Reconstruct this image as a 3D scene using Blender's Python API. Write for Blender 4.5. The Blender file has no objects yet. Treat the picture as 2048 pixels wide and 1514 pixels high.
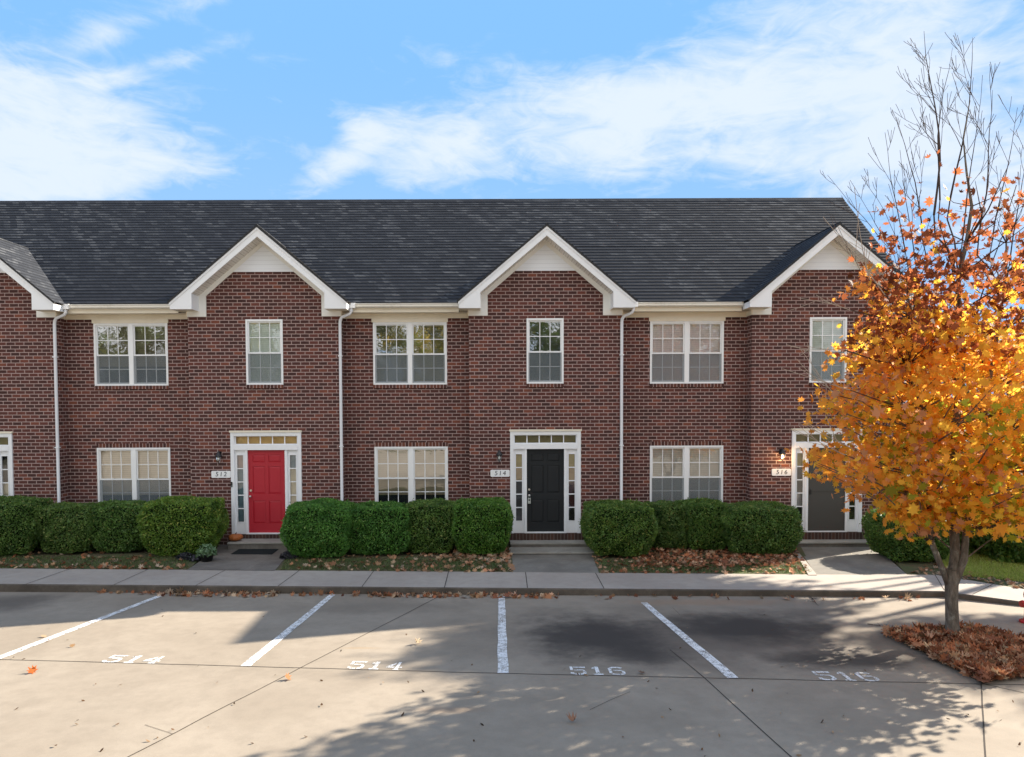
import bpy, bmesh, math, random
import numpy as np
from mathutils import Matrix, Vector
R = math.radians
scene = bpy.context.scene
col = scene.collection

# ------------------------------------------------------------------ camera
F, PX, HY, PITCH, ROLL, HC = 1380.0, 970.0, 815.0, 2.0, -0.22, 3.35
PY = HY + F*math.tan(R(PITCH))
cam_d = bpy.data.cameras.new('camera'); cam = bpy.data.objects.new('camera', cam_d); col.objects.link(cam)
cam_d.sensor_width = 36; cam_d.lens = F/2048*36
cam_d.shift_x = (1024-PX)/2048; cam_d.shift_y = (PY-757)/2048
cam_d.clip_start = 0.1; cam_d.clip_end = 2000
ROT = Matrix.Rotation(R(90-PITCH), 3, 'X') @ Matrix.Rotation(R(ROLL), 3, 'Z')
cam.matrix_world = Matrix.Translation((0, 0, HC)) @ ROT.to_4x4()
scene.camera = cam

# ------------------------------------------------------------------ sun and sky
SX, SY = 1.56, 0.88                      # horizontal run of a sun ray per metre of height
SUN_EL = math.atan(1/math.hypot(SX, SY)); SUN_AZ = math.atan2(SX, SY)
sd = bpy.data.lights.new('sun', 'SUN'); sd.energy = 4.8; sd.angle = R(0.5); sd.color = (1.0, 0.90, 0.755)
sun = bpy.data.objects.new('sun', sd); col.objects.link(sun)
sun.rotation_euler = Vector((-SX, -SY, -1)).to_track_quat('-Z', 'Y').to_euler()
scene.view_settings.view_transform = 'Standard'; scene.view_settings.look = 'None'
scene.view_settings.gamma = 1; scene.view_settings.use_curve_mapping = False
scene.view_settings.exposure = 1.60
scene.cycles.max_bounces = 14; scene.cycles.diffuse_bounces = 8; scene.cycles.transmission_bounces = 10; scene.cycles.transparent_max_bounces = 16
world = bpy.data.worlds.new('World'); scene.world = world; world.use_nodes = True

class NT:
    """small node helper"""
    def __init__(s, tree): s.t = tree; s.n = tree.nodes; s.l = tree.links
    def node(s, typ, **kw):
        n = s.n.new(typ)
        for k, v in kw.items(): setattr(n, k, v)
        return n
    def put(s, sock, v):
        if hasattr(v, 'links') or isinstance(v, bpy.types.NodeSocket): s.l.new(v, sock)
        else:
            if isinstance(v, (tuple, list)) and len(v) == 3 and len(sock.default_value) == 4: v = (*v, 1)
            sock.default_value = v
    def m(s, op, a, b=0.0, c=0.0, clamp=False):
        n = s.node('ShaderNodeMath', operation=op); n.use_clamp = clamp
        for i, v in enumerate((a, b, c)): s.put(n.inputs[i], v)
        return n.outputs[0]
    def noise(s, vec, scale=5, detail=4, rough=.55, dist=0.0):
        n = s.node('ShaderNodeTexNoise')
        if vec is not None: s.put(n.inputs['Vector'], vec)
        n.inputs['Scale'].default_value = scale; n.inputs['Detail'].default_value = detail
        n.inputs['Roughness'].default_value = rough; n.inputs['Distortion'].default_value = dist
        return n.outputs['Fac']
    def comb(s, x, y, z=0.0):
        n = s.node('ShaderNodeCombineXYZ')
        for i, v in enumerate((x, y, z)): s.put(n.inputs[i], v)
        return n.outputs[0]
    def mix(s, f, a, b, mode='MIX'):
        n = s.node('ShaderNodeMix', data_type='RGBA', blend_type=mode)
        s.put(n.inputs[0], f); s.put(n.inputs[6], a); s.put(n.inputs[7], b)
        return n.outputs[2]
    def ramp(s, v, pts, interp='LINEAR'):
        n = s.node('ShaderNodeValToRGB'); n.color_ramp.interpolation = interp
        e = n.color_ramp.elements
        while len(e) < len(pts): e.new(0.5)
        for i, (p, c) in enumerate(pts):
            e[i].position = p; e[i].color = (*c, 1) if len(c) == 3 else c
        s.put(n.inputs[0], v); return n.outputs[0]
    def smooth(s, v, a, b, lo=0.0, hi=1.0):
        n = s.node('ShaderNodeMapRange', interpolation_type='SMOOTHSTEP'); s.put(n.inputs[0], v)
        for i, q in enumerate((a, b, lo, hi)): n.inputs[i+1].default_value = q
        return n.outputs[0]
    def bump(s, h, strength=.3, dist=.01):
        n = s.node('ShaderNodeBump'); s.put(n.inputs['Height'], h)
        n.inputs['Strength'].default_value = strength; n.inputs['Distance'].default_value = dist
        return n.outputs[0]

def build_sky():
    t = NT(world.node_tree); t.n.clear()
    out = t.node('ShaderNodeOutputWorld'); bg = t.node('ShaderNodeBackground')
    sky = t.node('ShaderNodeTexSky'); sky.sky_type = 'NISHITA'; sky.sun_disc = False
    sky.sun_elevation = SUN_EL; sky.sun_rotation = SUN_AZ
    sky.air_density = 1.0; sky.dust_density = 0.6; sky.ozone_density = 1.6; sky.altitude = 200
    tc = t.node('ShaderNodeTexCoord'); sep = t.node('ShaderNodeSeparateXYZ')
    t.l.new(tc.outputs['Generated'], sep.inputs[0])
    az = t.m('ARCTAN2', sep.outputs[0], sep.outputs[1]); el = t.m('ARCSINE', sep.outputs[2])
    # wisps drawn out along shallow diagonals
    wv = t.comb(t.m('ADD', t.m('MULTIPLY', az, 1.6), t.m('MULTIPLY', el, -.5)), t.m('ADD', t.m('MULTIPLY', el, 5.5), t.m('MULTIPLY', az, .5)), 3.3)
    n1 = t.noise(wv, 2.6, 9, .62, .6)
    n2 = t.noise(t.comb(t.m('MULTIPLY', az, 3), t.m('MULTIPLY', el, 7), 9.1), 5, 8, .6, 1.2)
    tot = None
    for (u, v, ru, rv, ang, st) in SKY_BLOBS:
        a0 = math.atan((u-PX)/F); e0 = math.atan((HY-v)/F*math.cos(a0))
        ra, re = ru/F, rv/F; ca, sa = math.cos(R(ang)), math.sin(R(ang))
        da = t.m('SUBTRACT', az, a0); de = t.m('SUBTRACT', el, e0)
        p = t.m('ADD', t.m('MULTIPLY', da, ca/ra), t.m('MULTIPLY', de, -sa/ra))
        q = t.m('ADD', t.m('MULTIPLY', da, sa/re), t.m('MULTIPLY', de, ca/re))
        d = t.m('ADD', t.m('MULTIPLY', p, p), t.m('MULTIPLY', q, q))
        g = t.m('MULTIPLY', t.m('EXPONENT', t.m('MULTIPLY', d, -1.0)), st)
        tot = g if tot is None else t.m('ADD', tot, g)
    tot = t.m('MINIMUM', tot, 1.15)
    dens = t.m('ADD', t.m('MULTIPLY', tot, .80), t.m('ADD', t.m('MULTIPLY', t.m('SUBTRACT', n1, .5), 1.7), t.m('MULTIPLY', t.m('SUBTRACT', n2, .5), .9)))
    msk = t.m('MULTIPLY', t.smooth(dens, .12, 1.08), .92)
    # unseen broken cloud added behind the camera, white fill for the shaded fronts
    back_fill = t.m('MULTIPLY', t.smooth(sep.outputs[1], .15, -.35), t.smooth(n1, .30, .55))
    msk = t.m('MAXIMUM', msk, t.m('MULTIPLY', back_fill, .95))
    # general thin veil near the horizon
    veil = t.m('MULTIPLY', t.smooth(el, .50, .08), .22)
    msk = t.m('MAXIMUM', msk, veil)
    blue = t.mix(1.0, t.mix(1.0, sky.outputs[0], SKY_TINT, 'MULTIPLY'), SKY_MAX, 'DARKEN')
    cl = t.mix(t.smooth(sep.outputs[1], .1, -.4), CLOUD, (CLOUD[0]*1.72, CLOUD[1]*1.55, CLOUD[2]*1.32))  # added cloud behind is brightened and warmed to fill the shaded fronts
    c = t.mix(t.m('MULTIPLY', msk, .93), blue, cl)
    t.l.new(c, bg.inputs[0]); bg.inputs[1].default_value = SKY_STR
    t.l.new(bg.outputs[0], out.inputs[0])
SKY_STR = 0.12
SKY_MAX = (.72, 1.58, 2.85)
SKY_TINT = (0.86, 0.98, 1.10)
CLOUD = (2.45, 2.65, 2.95)
SKY_BLOBS = [(60, 300, 260, 120, -25, 1.1), (-60, 180, 160, 80, -20, .8), (240, 350, 170, 50, -10, .7),
             (330, 140, 190, 15, -24, .62), (220, 82, 60, 24, -28, .75), (575, 128, 80, 26, 0, .55), (420, 15, 120, 18, -20, .4),
             (700, 320, 130, 32, -38, .75), (860, 320, 140, 70, -10, .7), (1180, 300, 330, 85, 3, 1.0), (1480, 230, 300, 90, 10, .8),
             (1040, 150, 220, 34, 8, .55), (1850, 110, 330, 150, 12, .85), (1750, 330, 300, 70, 0, .55), (2050, 450, 200, 100, 0, .8),
             (700, 240, 60, 25, 30, .4)]
build_sky()

# ------------------------------------------------------------------ helpers
def ray(u, v): return ROT @ Vector(((u-PX)/F, -(v-PY)/F, -1))
def on_y(u, v, Y):
    d = ray(u, v); k = Y/d.y; return Vector((d.x*k, Y, HC+d.z*k))
def on_z(u, v, z=0.0):
    d = ray(u, v); k = (z-HC)/d.z; return Vector((d.x*k, d.y*k, z))
LOT0, LOTS, LOTY = -0.13, 0.05, 12.7
def lot_z(y): return LOT0 + LOTS*(LOTY-max(y, 3.0))
def on_lot(u, v, dz=0.0):
    d = ray(u, v); k = (LOT0+LOTS*LOTY+dz-HC)/(d.z+LOTS*d.y)
    p = Vector((d.x*k, d.y*k, HC+d.z*k)); return p

def tag(o, label=None, cat=None, group=None, kind=None):
    if label: o['label'] = label
    if cat: o['category'] = cat
    if group: o['group'] = group
    if kind: o['kind'] = kind
    return o
def empty(name, loc):
    o = bpy.data.objects.new(name, None); o.location = loc; col.objects.link(o); o.empty_display_size = .2; return o
def gloc(o):
    v = Vector((0, 0, 0))
    while o: v += o.location; o = o.parent
    return v

class MB:
    """collects faces in world coordinates, several materials allowed"""
    def __init__(s): s.v = []; s.f = []; s.mi = []; s.mats = []; s.sm = []
    def mat(s, m):
        if m not in s.mats: s.mats.append(m)
        return s.mats.index(m)
    def poly(s, pts, m, smooth=False):
        b = len(s.v); s.v += [tuple(p) for p in pts]; s.f.append(tuple(range(b, b+len(pts)))); s.mi.append(s.mat(m)); s.sm.append(smooth)
    def box(s, x0, x1, y0, y1, z0, z1, m):
        b = len(s.v)
        s.v += [(x, y, z) for z in (z0, z1) for y in (y0, y1) for x in (x0, x1)]
        for q in ((0, 2, 3, 1), (4, 5, 7, 6), (0, 1, 5, 4), (2, 6, 7, 3), (0, 4, 6, 2), (1, 3, 7, 5)):
            s.f.append(tuple(b+i for i in q)); s.mi.append(s.mat(m)); s.sm.append(False)
    def prism(s, pts, y0, y1, m):
        """pts = list of (x,z), extruded along y"""
        n = len(pts)
        a = sum(pts[i][0]*pts[(i+1) % n][1]-pts[(i+1) % n][0]*pts[i][1] for i in range(n))
        if a < 0: pts = pts[::-1]
        s.poly([(x, y0, z) for x, z in pts], m); s.poly([(x, y1, z) for x, z in reversed(pts)], m)
        for i in range(n):
            (xa, za), (xb, zb) = pts[i], pts[(i+1) % n]
            s.poly([(xa, y0, za), (xa, y1, za), (xb, y1, zb), (xb, y0, zb)], m)
    def slab(s, pts, z0, m, zf=None):
        """pts (x,y,z) top outline, skirt down to z0"""
        s.poly(pts, m); n = len(pts)
        for i in range(n):
            a, b = pts[i], pts[(i+1) % n]
            s.poly([(a[0], a[1], z0), (b[0], b[1], z0), tuple(b), tuple(a)], m)
    def tube(s, path, rad, m, n=8, caps=True):
        path = [Vector(p) for p in path]
        if not hasattr(rad, '__len__'): rad = [rad]*len(path)
        b = len(s.v); up = None
        for i, p in enumerate(path):
            t = (path[min(i+1, len(path)-1)]-path[max(i-1, 0)])
            t = t.normalized() if t.length > 1e-9 else Vector((0, 0, 1))
            if up is None: up = t.orthogonal().normalized()
            up = (up - t*up.dot(t)); up = up.normalized() if up.length > 1e-6 else t.orthogonal().normalized()
            w = t.cross(up)
            for k in range(n):
                a = 2*math.pi*k/n; s.v.append(tuple(p + (up*math.cos(a)+w*math.sin(a))*rad[i]))
        mi = s.mat(m)
        for i in range(len(path)-1):
            for k in range(n):
                k2 = (k+1) % n
                s.f.append((b+i*n+k, b+i*n+k2, b+(i+1)*n+k2, b+(i+1)*n+k)); s.mi.append(mi); s.sm.append(True)
        if caps:
            s.f.append(tuple(b+k for k in reversed(range(n)))); s.mi.append(mi); s.sm.append(False)
            s.f.append(tuple(b+(len(path)-1)*n+k for k in range(n))); s.mi.append(mi); s.sm.append(False)
    def lathe(s, c, prof, m, n=20, sx=1, sy=1):
        """prof = list of (r,z)"""
        b = len(s.v)
        for r, z in prof:
            for k in range(n):
                a = 2*math.pi*k/n; s.v.append((c[0]+r*math.cos(a)*sx, c[1]+r*math.sin(a)*sy, c[2]+z))
        for i in range(len(prof)-1):
            for k in range(n):
                k2 = (k+1) % n
                s.f.append((b+i*n+k, b+i*n+k2, b+(i+1)*n+k2, b+(i+1)*n+k)); s.mi.append(s.mat(m)); s.sm.append(True)
        for i, rev in ((0, True), (len(prof)-1, False)):
            if prof[i][0] > 1e-4:
                q = [b+i*n+k for k in range(n)]
                s.f.append(tuple(reversed(q)) if rev else tuple(q)); s.mi.append(s.mat(m)); s.sm.append(False)
    def build(s, name, parent=None, bevel=0):
        me = bpy.data.meshes.new(name); o = bpy.data.objects.new(name, me); col.objects.link(o)
        off = gloc(parent) if parent else Vector((0, 0, 0))
        me.from_pydata([(a-off.x, b-off.y, c-off.z) for a, b, c in s.v], [], s.f)
        for m in s.mats: me.materials.append(m)
        me.polygons.foreach_set('material_index', s.mi); me.polygons.foreach_set('use_smooth', s.sm)
        me.update()
        if parent: o.parent = parent
        if bevel:
            b = o.modifiers.new('bevel', 'BEVEL'); b.width = bevel; b.segments = 2; b.limit_method = 'ANGLE'; b.angle_limit = R(40)
        return o

def np_mesh(name, verts, nper, mat, colors=None, parent=None, extra=None):
    """verts: (N*nper,3) array, every nper verts form one face"""
    me = bpy.data.meshes.new(name); o = bpy.data.objects.new(name, me); col.objects.link(o)
    off = gloc(parent) if parent else Vector((0, 0, 0))
    verts = np.asarray(verts, dtype=np.float32).reshape(-1, 3) - np.array(off, dtype=np.float32)
    nf = len(verts)//nper
    me.vertices.add(len(verts)); me.vertices.foreach_set('co', verts.ravel())
    me.loops.add(len(verts)); me.loops.foreach_set('vertex_index', np.arange(len(verts), dtype=np.int32))
    me.polygons.add(nf); me.polygons.foreach_set('loop_start', np.arange(0, nf*nper, nper, dtype=np.int32))
    me.materials.append(mat); me.update(calc_edges=True)
    if colors is not None:
        ca = me.color_attributes.new('tint', 'FLOAT_COLOR', 'POINT')
        c = np.ones((len(verts), 4), dtype=np.float32); c[:, :3] = np.repeat(np.asarray(colors), nper, axis=0)
        ca.data.foreach_set('color', c.ravel())
    if parent: o.parent = parent
    return o

MAPLE = [(0, -.45), (.07, -.23), (.36, -.38), (.29, -.13), (.56, .05), (.33, .13), (.37, .40), (.14, .25), (0, .60), (-.14, .25), (-.37, .40), (-.33, .13), (-.56, .05), (-.29, -.13), (-.36, -.38), (-.07, -.23)]
LEAF = [(0, -.5), (.22, -.1), (.16, .25), (0, .5), (-.16, .25), (-.22, -.1)]
DIAM = [(0, -.6), (.32, .05), (0, .6), (-.32, .05)]
QUAD = [(-.5, -.3), (.5, -.3), (.5, .3), (-.5, .3)]
def leaves(rng, pts, size, shape, nrm=None, spread=1.0, curl=.18):
    """oriented leaf polygons round the points; returns verts"""
    n = len(pts); pts = np.asarray(pts)
    d = rng.normal(size=(n, 3)); d /= np.linalg.norm(d, axis=1)[:, None]
    if nrm is not None:
        d = nrm*(1-spread*.5) + d*spread; d /= np.linalg.norm(d, axis=1)[:, None]
    a = rng.normal(size=(n, 3)); a -= d*(a*d).sum(1)[:, None]; a /= np.linalg.norm(a, axis=1)[:, None]
    b = np.cross(d, a)
    s = size*np.exp(rng.normal(0, .22, n)) if np.isscalar(size) else size
    sh = np.array(shape)
    r2 = (sh**2).sum(1)
    cu = rng.normal(curl, curl*.8, n)
    v = pts[:, None, :] + s[:, None, None]*(a[:, None, :]*sh[None, :, 0:1] + b[:, None, :]*sh[None, :, 1:2] + d[:, None, :]*(cu[:, None, None]*(r2[None, :, None]*2+np.abs(sh[None, :, 0:1])*.5)))
    return v.reshape(-1, 3)

# ------------------------------------------------------------------ materials
def material(name):
    m = bpy.data.materials.new(name); m.use_nodes = True; t = NT(m.node_tree)
    b = t.n['Principled BSDF']; return m, t, b
def pos(t): return t.node('ShaderNodeNewGeometry').outputs['Position']
def simple(name, c, rough=.6, spec=.5, metal=0, vary=.08, nscale=6, bump=0, bscale=60, dirt=None):
    m, t, b = material(name); p = pos(t)
    n = t.noise(p, nscale, 5)
    cc = t.mix(n, tuple(x*(1-vary) for x in c), tuple(min(1, x*(1+vary)) for x in c))
    if dirt:
        dn = t.smooth(t.noise(p, dirt[1], 6, .65), .5, .75); cc = t.mix(t.m('MULTIPLY', dn, dirt[2]), cc, dirt[0])
    t.put(b.inputs['Base Color'], cc); b.inputs['Roughness'].default_value = rough
    b.inputs['Specular IOR Level'].default_value = spec; b.inputs['Metallic'].default_value = metal
    if bump: t.l.new(t.bump(t.noise(p, bscale, 4), bump, .004), b.inputs['Normal'])
    return m

def brick_material(name, w, h, mort, upright=False, tones=None, worn=True, MORT=((.36, .25, .225), (.46, .345, .32))):
    m, t, b = material(name); sep = t.node('ShaderNodeSeparateXYZ'); p = pos(t); t.l.new(p, sep.inputs[0])
    wob = t.m('MULTIPLY', t.m('SUBTRACT', t.noise(p, 14, 2), .5), .008)
    U = t.m('ADD', t.m('ADD', sep.outputs[0], sep.outputs[1]), wob); V = t.m('ADD', sep.outputs[2], wob)
    if not upright:
        row = t.m('FLOOR', t.m('DIVIDE', V, h)); fv = t.m('FRACT', t.m('DIVIDE', V, h))
        uo = t.m('ADD', t.m('DIVIDE', U, w), t.m('MULTIPLY', t.m('MODULO', row, 2), .5))
    else:
        row = 0.0; fv = None; uo = t.m('DIVIDE', U, w)
    cl = t.m('FLOOR', uo); fu = t.m('FRACT', uo)
    wn = t.node('ShaderNodeTexWhiteNoise', noise_dimensions='2D'); t.l.new(t.comb(cl, row), wn.inputs['Vector'])
    rnd = wn.outputs['Value']
    du = t.m('MULTIPLY', t.m('MINIMUM', fu, t.m('SUBTRACT', 1, fu)), w)
    if fv is not None:
        dv = t.m('MULTIPLY', t.m('MINIMUM', fv, t.m('SUBTRACT', 1, fv)), h); d = t.m('MINIMUM', du, dv)
    else: d = du
    d = t.m('ADD', d, t.m('MULTIPLY', t.m('SUBTRACT', t.noise(p, 70, 2), .5), .006))
    msk = t.smooth(d, mort*.32, mort*.75)          # 1 = brick
    big = t.noise(p, .55, 5, .6); mid = t.noise(p, 2.2, 4, .6)
    tone = t.m('ADD', t.m('ADD', t.m('MULTIPLY', rnd, .78), t.m('MULTIPLY', big, .22)), t.m('MULTIPLY', t.m('SUBTRACT', mid, .5), .35), clamp=True)
    bc = t.ramp(tone, tones or [(0, (.048, .020, .018)), (.3, (.074, .027, .023)), (.55, (.108, .035, .028)), (.78, (.145, .043, .033)), (.93, (.26, .08, .045))])
    fine = t.noise(p, 90, 3, .7)
    bc = t.mix(t.m('MULTIPLY', fine, .5), bc, (.06, .035, .032))
    mc = t.mix(mid, MORT[0], MORT[1])
    c = t.mix(msk, mc, bc)
    if worn:
        eff = t.smooth(t.noise(t.comb(sep.outputs[0], sep.outputs[1], t.m('MULTIPLY', sep.outputs[2], .6)), 3.1, 8, .75, 1.0), .66, .8)
        c = t.mix(t.m('MULTIPLY', eff, .35), c, (.42, .33, .30))
        low = t.m('MULTIPLY', t.smooth(t.m('ADD', sep.outputs[2], t.m('MULTIPLY', mid, .8)), 1.6, .3), .3)
        c = t.mix(low, c, (.085, .07, .045))
    t.put(b.inputs['Base Color'], c); b.inputs['Roughness'].default_value = .85; b.inputs['Specular IOR Level'].default_value = .3
    hgt = t.m('ADD', msk, t.m('MULTIPLY', fine, .35))
    t.l.new(t.bump(hgt, .55, .008), b.inputs['Normal'])
    return m
M = {}
M['brick'] = brick_material('brick', .217, .0845, .0155)
M['soldier'] = brick_material('rowlock_brick', .084, .0845, .015, True, [(0, (.05, .02, .018)), (.4, (.10, .035, .027)), (.8, (.19, .06, .035))], False)
M['riser'] = brick_material('dark_riser_brick', .084, .0845, .013, True, [(0, (.035, .022, .018)), (.5, (.065, .034, .026)), (.9, (.10, .045, .03))], False, ((.13, .10, .085), (.18, .14, .12)))
M['trim'] = simple('white_paint', (.84, .85, .87), .45, .4, vary=.02, dirt=((.60, .56, .48), 1.3, .12))
M['cream'] = simple('cream_trim', (.80, .73, .60), .5, .4, vary=.04, dirt=((.55, .45, .30), 1.5, .35))
M['vinyl'] = simple('white_vinyl', (.86, .87, .88), .35, .5, vary=.02)
M['gutter'] = simple('gutter_metal', (.78, .74, .66), .4, .5, vary=.05, dirt=((.40, .36, .28), 3.0, .5))
M['spout'] = simple('downspout_metal', (.76, .77, .80), .38, .5, vary=.03)
M['black_metal'] = simple('black_metal', (.012, .012, .014), .4, .5)
M['nickel'] = simple('satin_nickel', (.72, .68, .62), .3, .5, metal=1)
M['dark_edge'] = simple('drip_edge', (.02, .02, .022), .6, .4)

def siding_mat():
    m, t, b = material('siding'); sep = t.node('ShaderNodeSeparateXYZ'); p = pos(t); t.l.new(p, sep.inputs[0])
    f = t.m('FRACT', t.m('DIVIDE', sep.outputs[2], .105))
    line = t.smooth(f, .10, .02)
    t.put(b.inputs['Base Color'], t.mix(t.m('MULTIPLY', line, .45), (.86, .89, .94), (.40, .41, .45))); b.inputs['Roughness'].default_value = .45
    t.l.new(t.bump(f, .5, .02), b.inputs['Normal']); return m
M['siding'] = siding_mat()
def soffit_mat():
    m, t, b = material('vented_soffit'); sep = t.node('ShaderNodeSeparateXYZ'); p = pos(t); t.l.new(p, sep.inputs[0])
    f = t.m('FRACT', t.m('DIVIDE', t.m('ADD', sep.outputs[0], t.m('MULTIPLY', sep.outputs[2], .0)), .10))
    line = t.smooth(f, .16, .05)
    hole = t.m('MULTIPLY', t.smooth(t.m('ABSOLUTE', t.m('SUBTRACT', f, .5)), .12, .05), t.smooth(t.noise(p, 40, 1), .5, .55))
    t.put(b.inputs['Base Color'], t.mix(t.m('MAXIMUM', t.m('MULTIPLY', line, .5), t.m('MULTIPLY', hole, .35)), (.80, .76, .70), (.16, .13, .10)))
    b.inputs['Roughness'].default_value = .5; return m
M['soffit'] = soffit_mat()
def shingle_mat():
    m, t, b = material('asphalt_shingle'); sep = t.node('ShaderNodeSeparateXYZ'); p = pos(t); t.l.new(p, sep.inputs[0])
    h = SH
    U = t.m('ADD', sep.outputs[0], sep.outputs[1]); V = t.m('SUBTRACT', sep.outputs[2], SH0)
    row = t.m('FLOOR', t.m('ADD', t.m('DIVIDE', V, h), .02)); fv = t.m('FRACT', t.m('ADD', t.m('DIVIDE', V, h), .02))
    w0 = t.node('ShaderNodeTexWhiteNoise', noise_dimensions='1D'); t.l.new(row, w0.inputs['W'])
    uo = t.m('ADD', t.m('DIVIDE', U, .19), t.m('MULTIPLY', w0.outputs['Value'], 3.7)); cl = t.m('FLOOR', uo); fu = t.m('FRACT', uo)
    wn = t.node('ShaderNodeTexWhiteNoise', noise_dimensions='2D'); t.l.new(t.comb(cl, row), wn.inputs['Vector'])
    rnd = wn.outputs['Value']
    big = t.noise(t.comb(U, t.m('MULTIPLY', sep.outputs[2], .30)), 1.3, 5, .6, .6)
    mid = t.noise(p, 1.1, 4, .6)
    light = t.m('MULTIPLY', t.smooth(rnd, .25, .85), t.smooth(big, .36, .64))
    low = t.m('MULTIPLY', t.smooth(t.m('ADD', fv, t.m('MULTIPLY', t.m('SUBTRACT', t.noise(p, 16, 3), .5), 1.3)), .80, .25), light)  # grazing highlight painted into the lower part of the lighter tabs
    tone = t.m('ADD', t.m('MULTIPLY', rnd, .22), t.m('ADD', t.m('MULTIPLY', low, .62), t.m('MULTIPLY', mid, .22)), clamp=True)
    gr = t.noise(p, 160, 3, .8)
    c = t.ramp(tone, [(0, (.024, .027, .033)), (.3, (.037, .041, .049)), (.6, (.070, .075, .083)), (1, (.15, .153, .158))])
    c = t.mix(t.m('MULTIPLY', gr, .5), c, (.05, .052, .06))
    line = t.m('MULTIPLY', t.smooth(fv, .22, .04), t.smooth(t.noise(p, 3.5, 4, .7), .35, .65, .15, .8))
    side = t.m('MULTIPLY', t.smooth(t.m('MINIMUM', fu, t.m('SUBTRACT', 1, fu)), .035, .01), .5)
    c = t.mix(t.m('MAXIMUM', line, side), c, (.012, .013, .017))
    t.put(b.inputs['Base Color'], c); b.inputs['Roughness'].default_value = .9; b.inputs['Specular IOR Level'].default_value = .12
    t.l.new(t.bump(t.m('ADD', t.m('MULTIPLY', gr, .3), t.m('MULTIPLY', rnd, .5)), .5, .006), b.inputs['Normal'])
    return m
SH, SH0 = 0.0975, 5.90
M['shingle'] = shingle_mat()

def glass_mat(name, refl, wav=.02, tint=(.9, .93, .92), seed=0):
    m, t, b = material(name); t.n.remove(b); out = t.n['Material Output']
    g = t.node('ShaderNodeBsdfGlossy'); g.inputs['Roughness'].default_value = .015; g.inputs['Color'].default_value = (.95, .97, 1, 1)
    tr = t.node('ShaderNodeBsdfTransparent'); tr.inputs[0].default_value = (*tint, 1)
    bp = t.bump(t.noise(pos(t), 3.2, 3, .6, .5), wav, .3)
    t.l.new(bp, g.inputs['Normal'])
    fr = t.node('ShaderNodeFresnel'); fr.inputs[0].default_value = 1.5
    mx = t.node('ShaderNodeMixShader'); t.put(mx.inputs[0], t.m('ADD', fr.outputs[0], refl, clamp=True))
    t.l.new(tr.outputs[0], mx.inputs[1]); t.l.new(g.outputs[0], mx.inputs[2]); t.l.new(mx.outputs[0], out.inputs[0]); return m
M['glass'] = glass_mat('window_glass', .08, .006, (.98, .99, .985))
M['glass_bright'] = glass_mat('reflective_glass', .34, .010)
def screen_mat():
    m, t, b = material('insect_screen'); out = t.n['Material Output']
    t.put(b.inputs['Base Color'], (.17, .20, .22)); b.inputs['Roughness'].default_value = .7
    tr = t.node('ShaderNodeBsdfTransparent'); mx = t.node('ShaderNodeMixShader'); mx.inputs[0].default_value = .50
    t.l.new(tr.outputs[0], mx.inputs[1]); t.l.new(b.outputs[0], mx.inputs[2]); t.l.new(mx.outputs[0], out.inputs[0]); return m
M['screen'] = screen_mat()
def blind_mat(name, c, period=.05, contrast=.26):
    m, t, b = material(name); sep = t.node('ShaderNodeSeparateXYZ'); p = pos(t); t.l.new(p, sep.inputs[0])
    f = t.m('FRACT', t.m('DIVIDE', sep.outputs[2], period)); line = t.smooth(f, .32, .08)
    n = t.noise(t.comb(sep.outputs[0], sep.outputs[1], t.m('MULTIPLY', sep.outputs[2], .4)), 2.2, 5, .6, .8)
    cc = t.mix(t.m('MULTIPLY', n, .4), c, tuple(x*.6 for x in c))
    t.put(b.inputs['Base Color'], t.mix(t.m('MULTIPLY', line, contrast), cc, tuple(x*.35 for x in c))); b.inputs['Roughness'].default_value = .6
    t.l.new(t.bump(f, .4, .01), b.inputs['Normal']); return m

def concrete(name, c, c2, stain_shade=None, joints=True, rough=.85, sc=1.0):
    m, t, b = material(name); p = pos(t)
    n1 = t.noise(p, .55*sc, 8, .62, .5); n2 = t.noise(p, 5*sc, 6, .65); n3 = t.noise(p, 120, 3, .8); n4 = t.noise(p, 38, 3, .7)
    cc = t.mix(t.smooth(n1, .3, .7), c, c2)
    cc = t.mix(t.m('MULTIPLY', t.smooth(n2, .35, .75), .35), cc, tuple(x*.72 for x in c))
    cc = t.mix(t.m('MULTIPLY', t.smooth(n3, .45, .7), .26), cc, tuple(x*.5 for x in c))
    cc = t.mix(t.m('MULTIPLY', t.smooth(n4, .6, .75), .25), cc, tuple(min(1, x*1.4) for x in c))
    if stain_shade:
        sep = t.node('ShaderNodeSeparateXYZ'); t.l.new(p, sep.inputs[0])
        for (x, y, rx, ry, st, sc_) in stain_shade:
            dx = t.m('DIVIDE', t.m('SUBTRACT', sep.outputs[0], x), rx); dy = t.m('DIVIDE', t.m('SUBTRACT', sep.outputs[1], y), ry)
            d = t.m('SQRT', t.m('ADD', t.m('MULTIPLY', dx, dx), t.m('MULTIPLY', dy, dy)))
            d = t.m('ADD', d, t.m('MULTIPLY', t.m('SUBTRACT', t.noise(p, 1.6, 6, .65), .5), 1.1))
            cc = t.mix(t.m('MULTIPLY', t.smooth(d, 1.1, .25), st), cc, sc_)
    t.put(b.inputs['Base Color'], cc); b.inputs['Roughness'].default_value = rough; b.inputs['Specular IOR Level'].default_value = .35
    t.l.new(t.bump(t.m('ADD', n3, t.m('MULTIPLY', n2, 1.5)), .25, .004), b.inputs['Normal']); return m
OIL_SHADE = (.045, .038, .033)  # dark oil tone, also used to paint deeper shade onto the stalls
def st(u, v, rx, ry, s, c=OIL_SHADE):
    q = on_lot(u, v); return (q.x, q.y, rx, ry, s, c)
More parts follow.
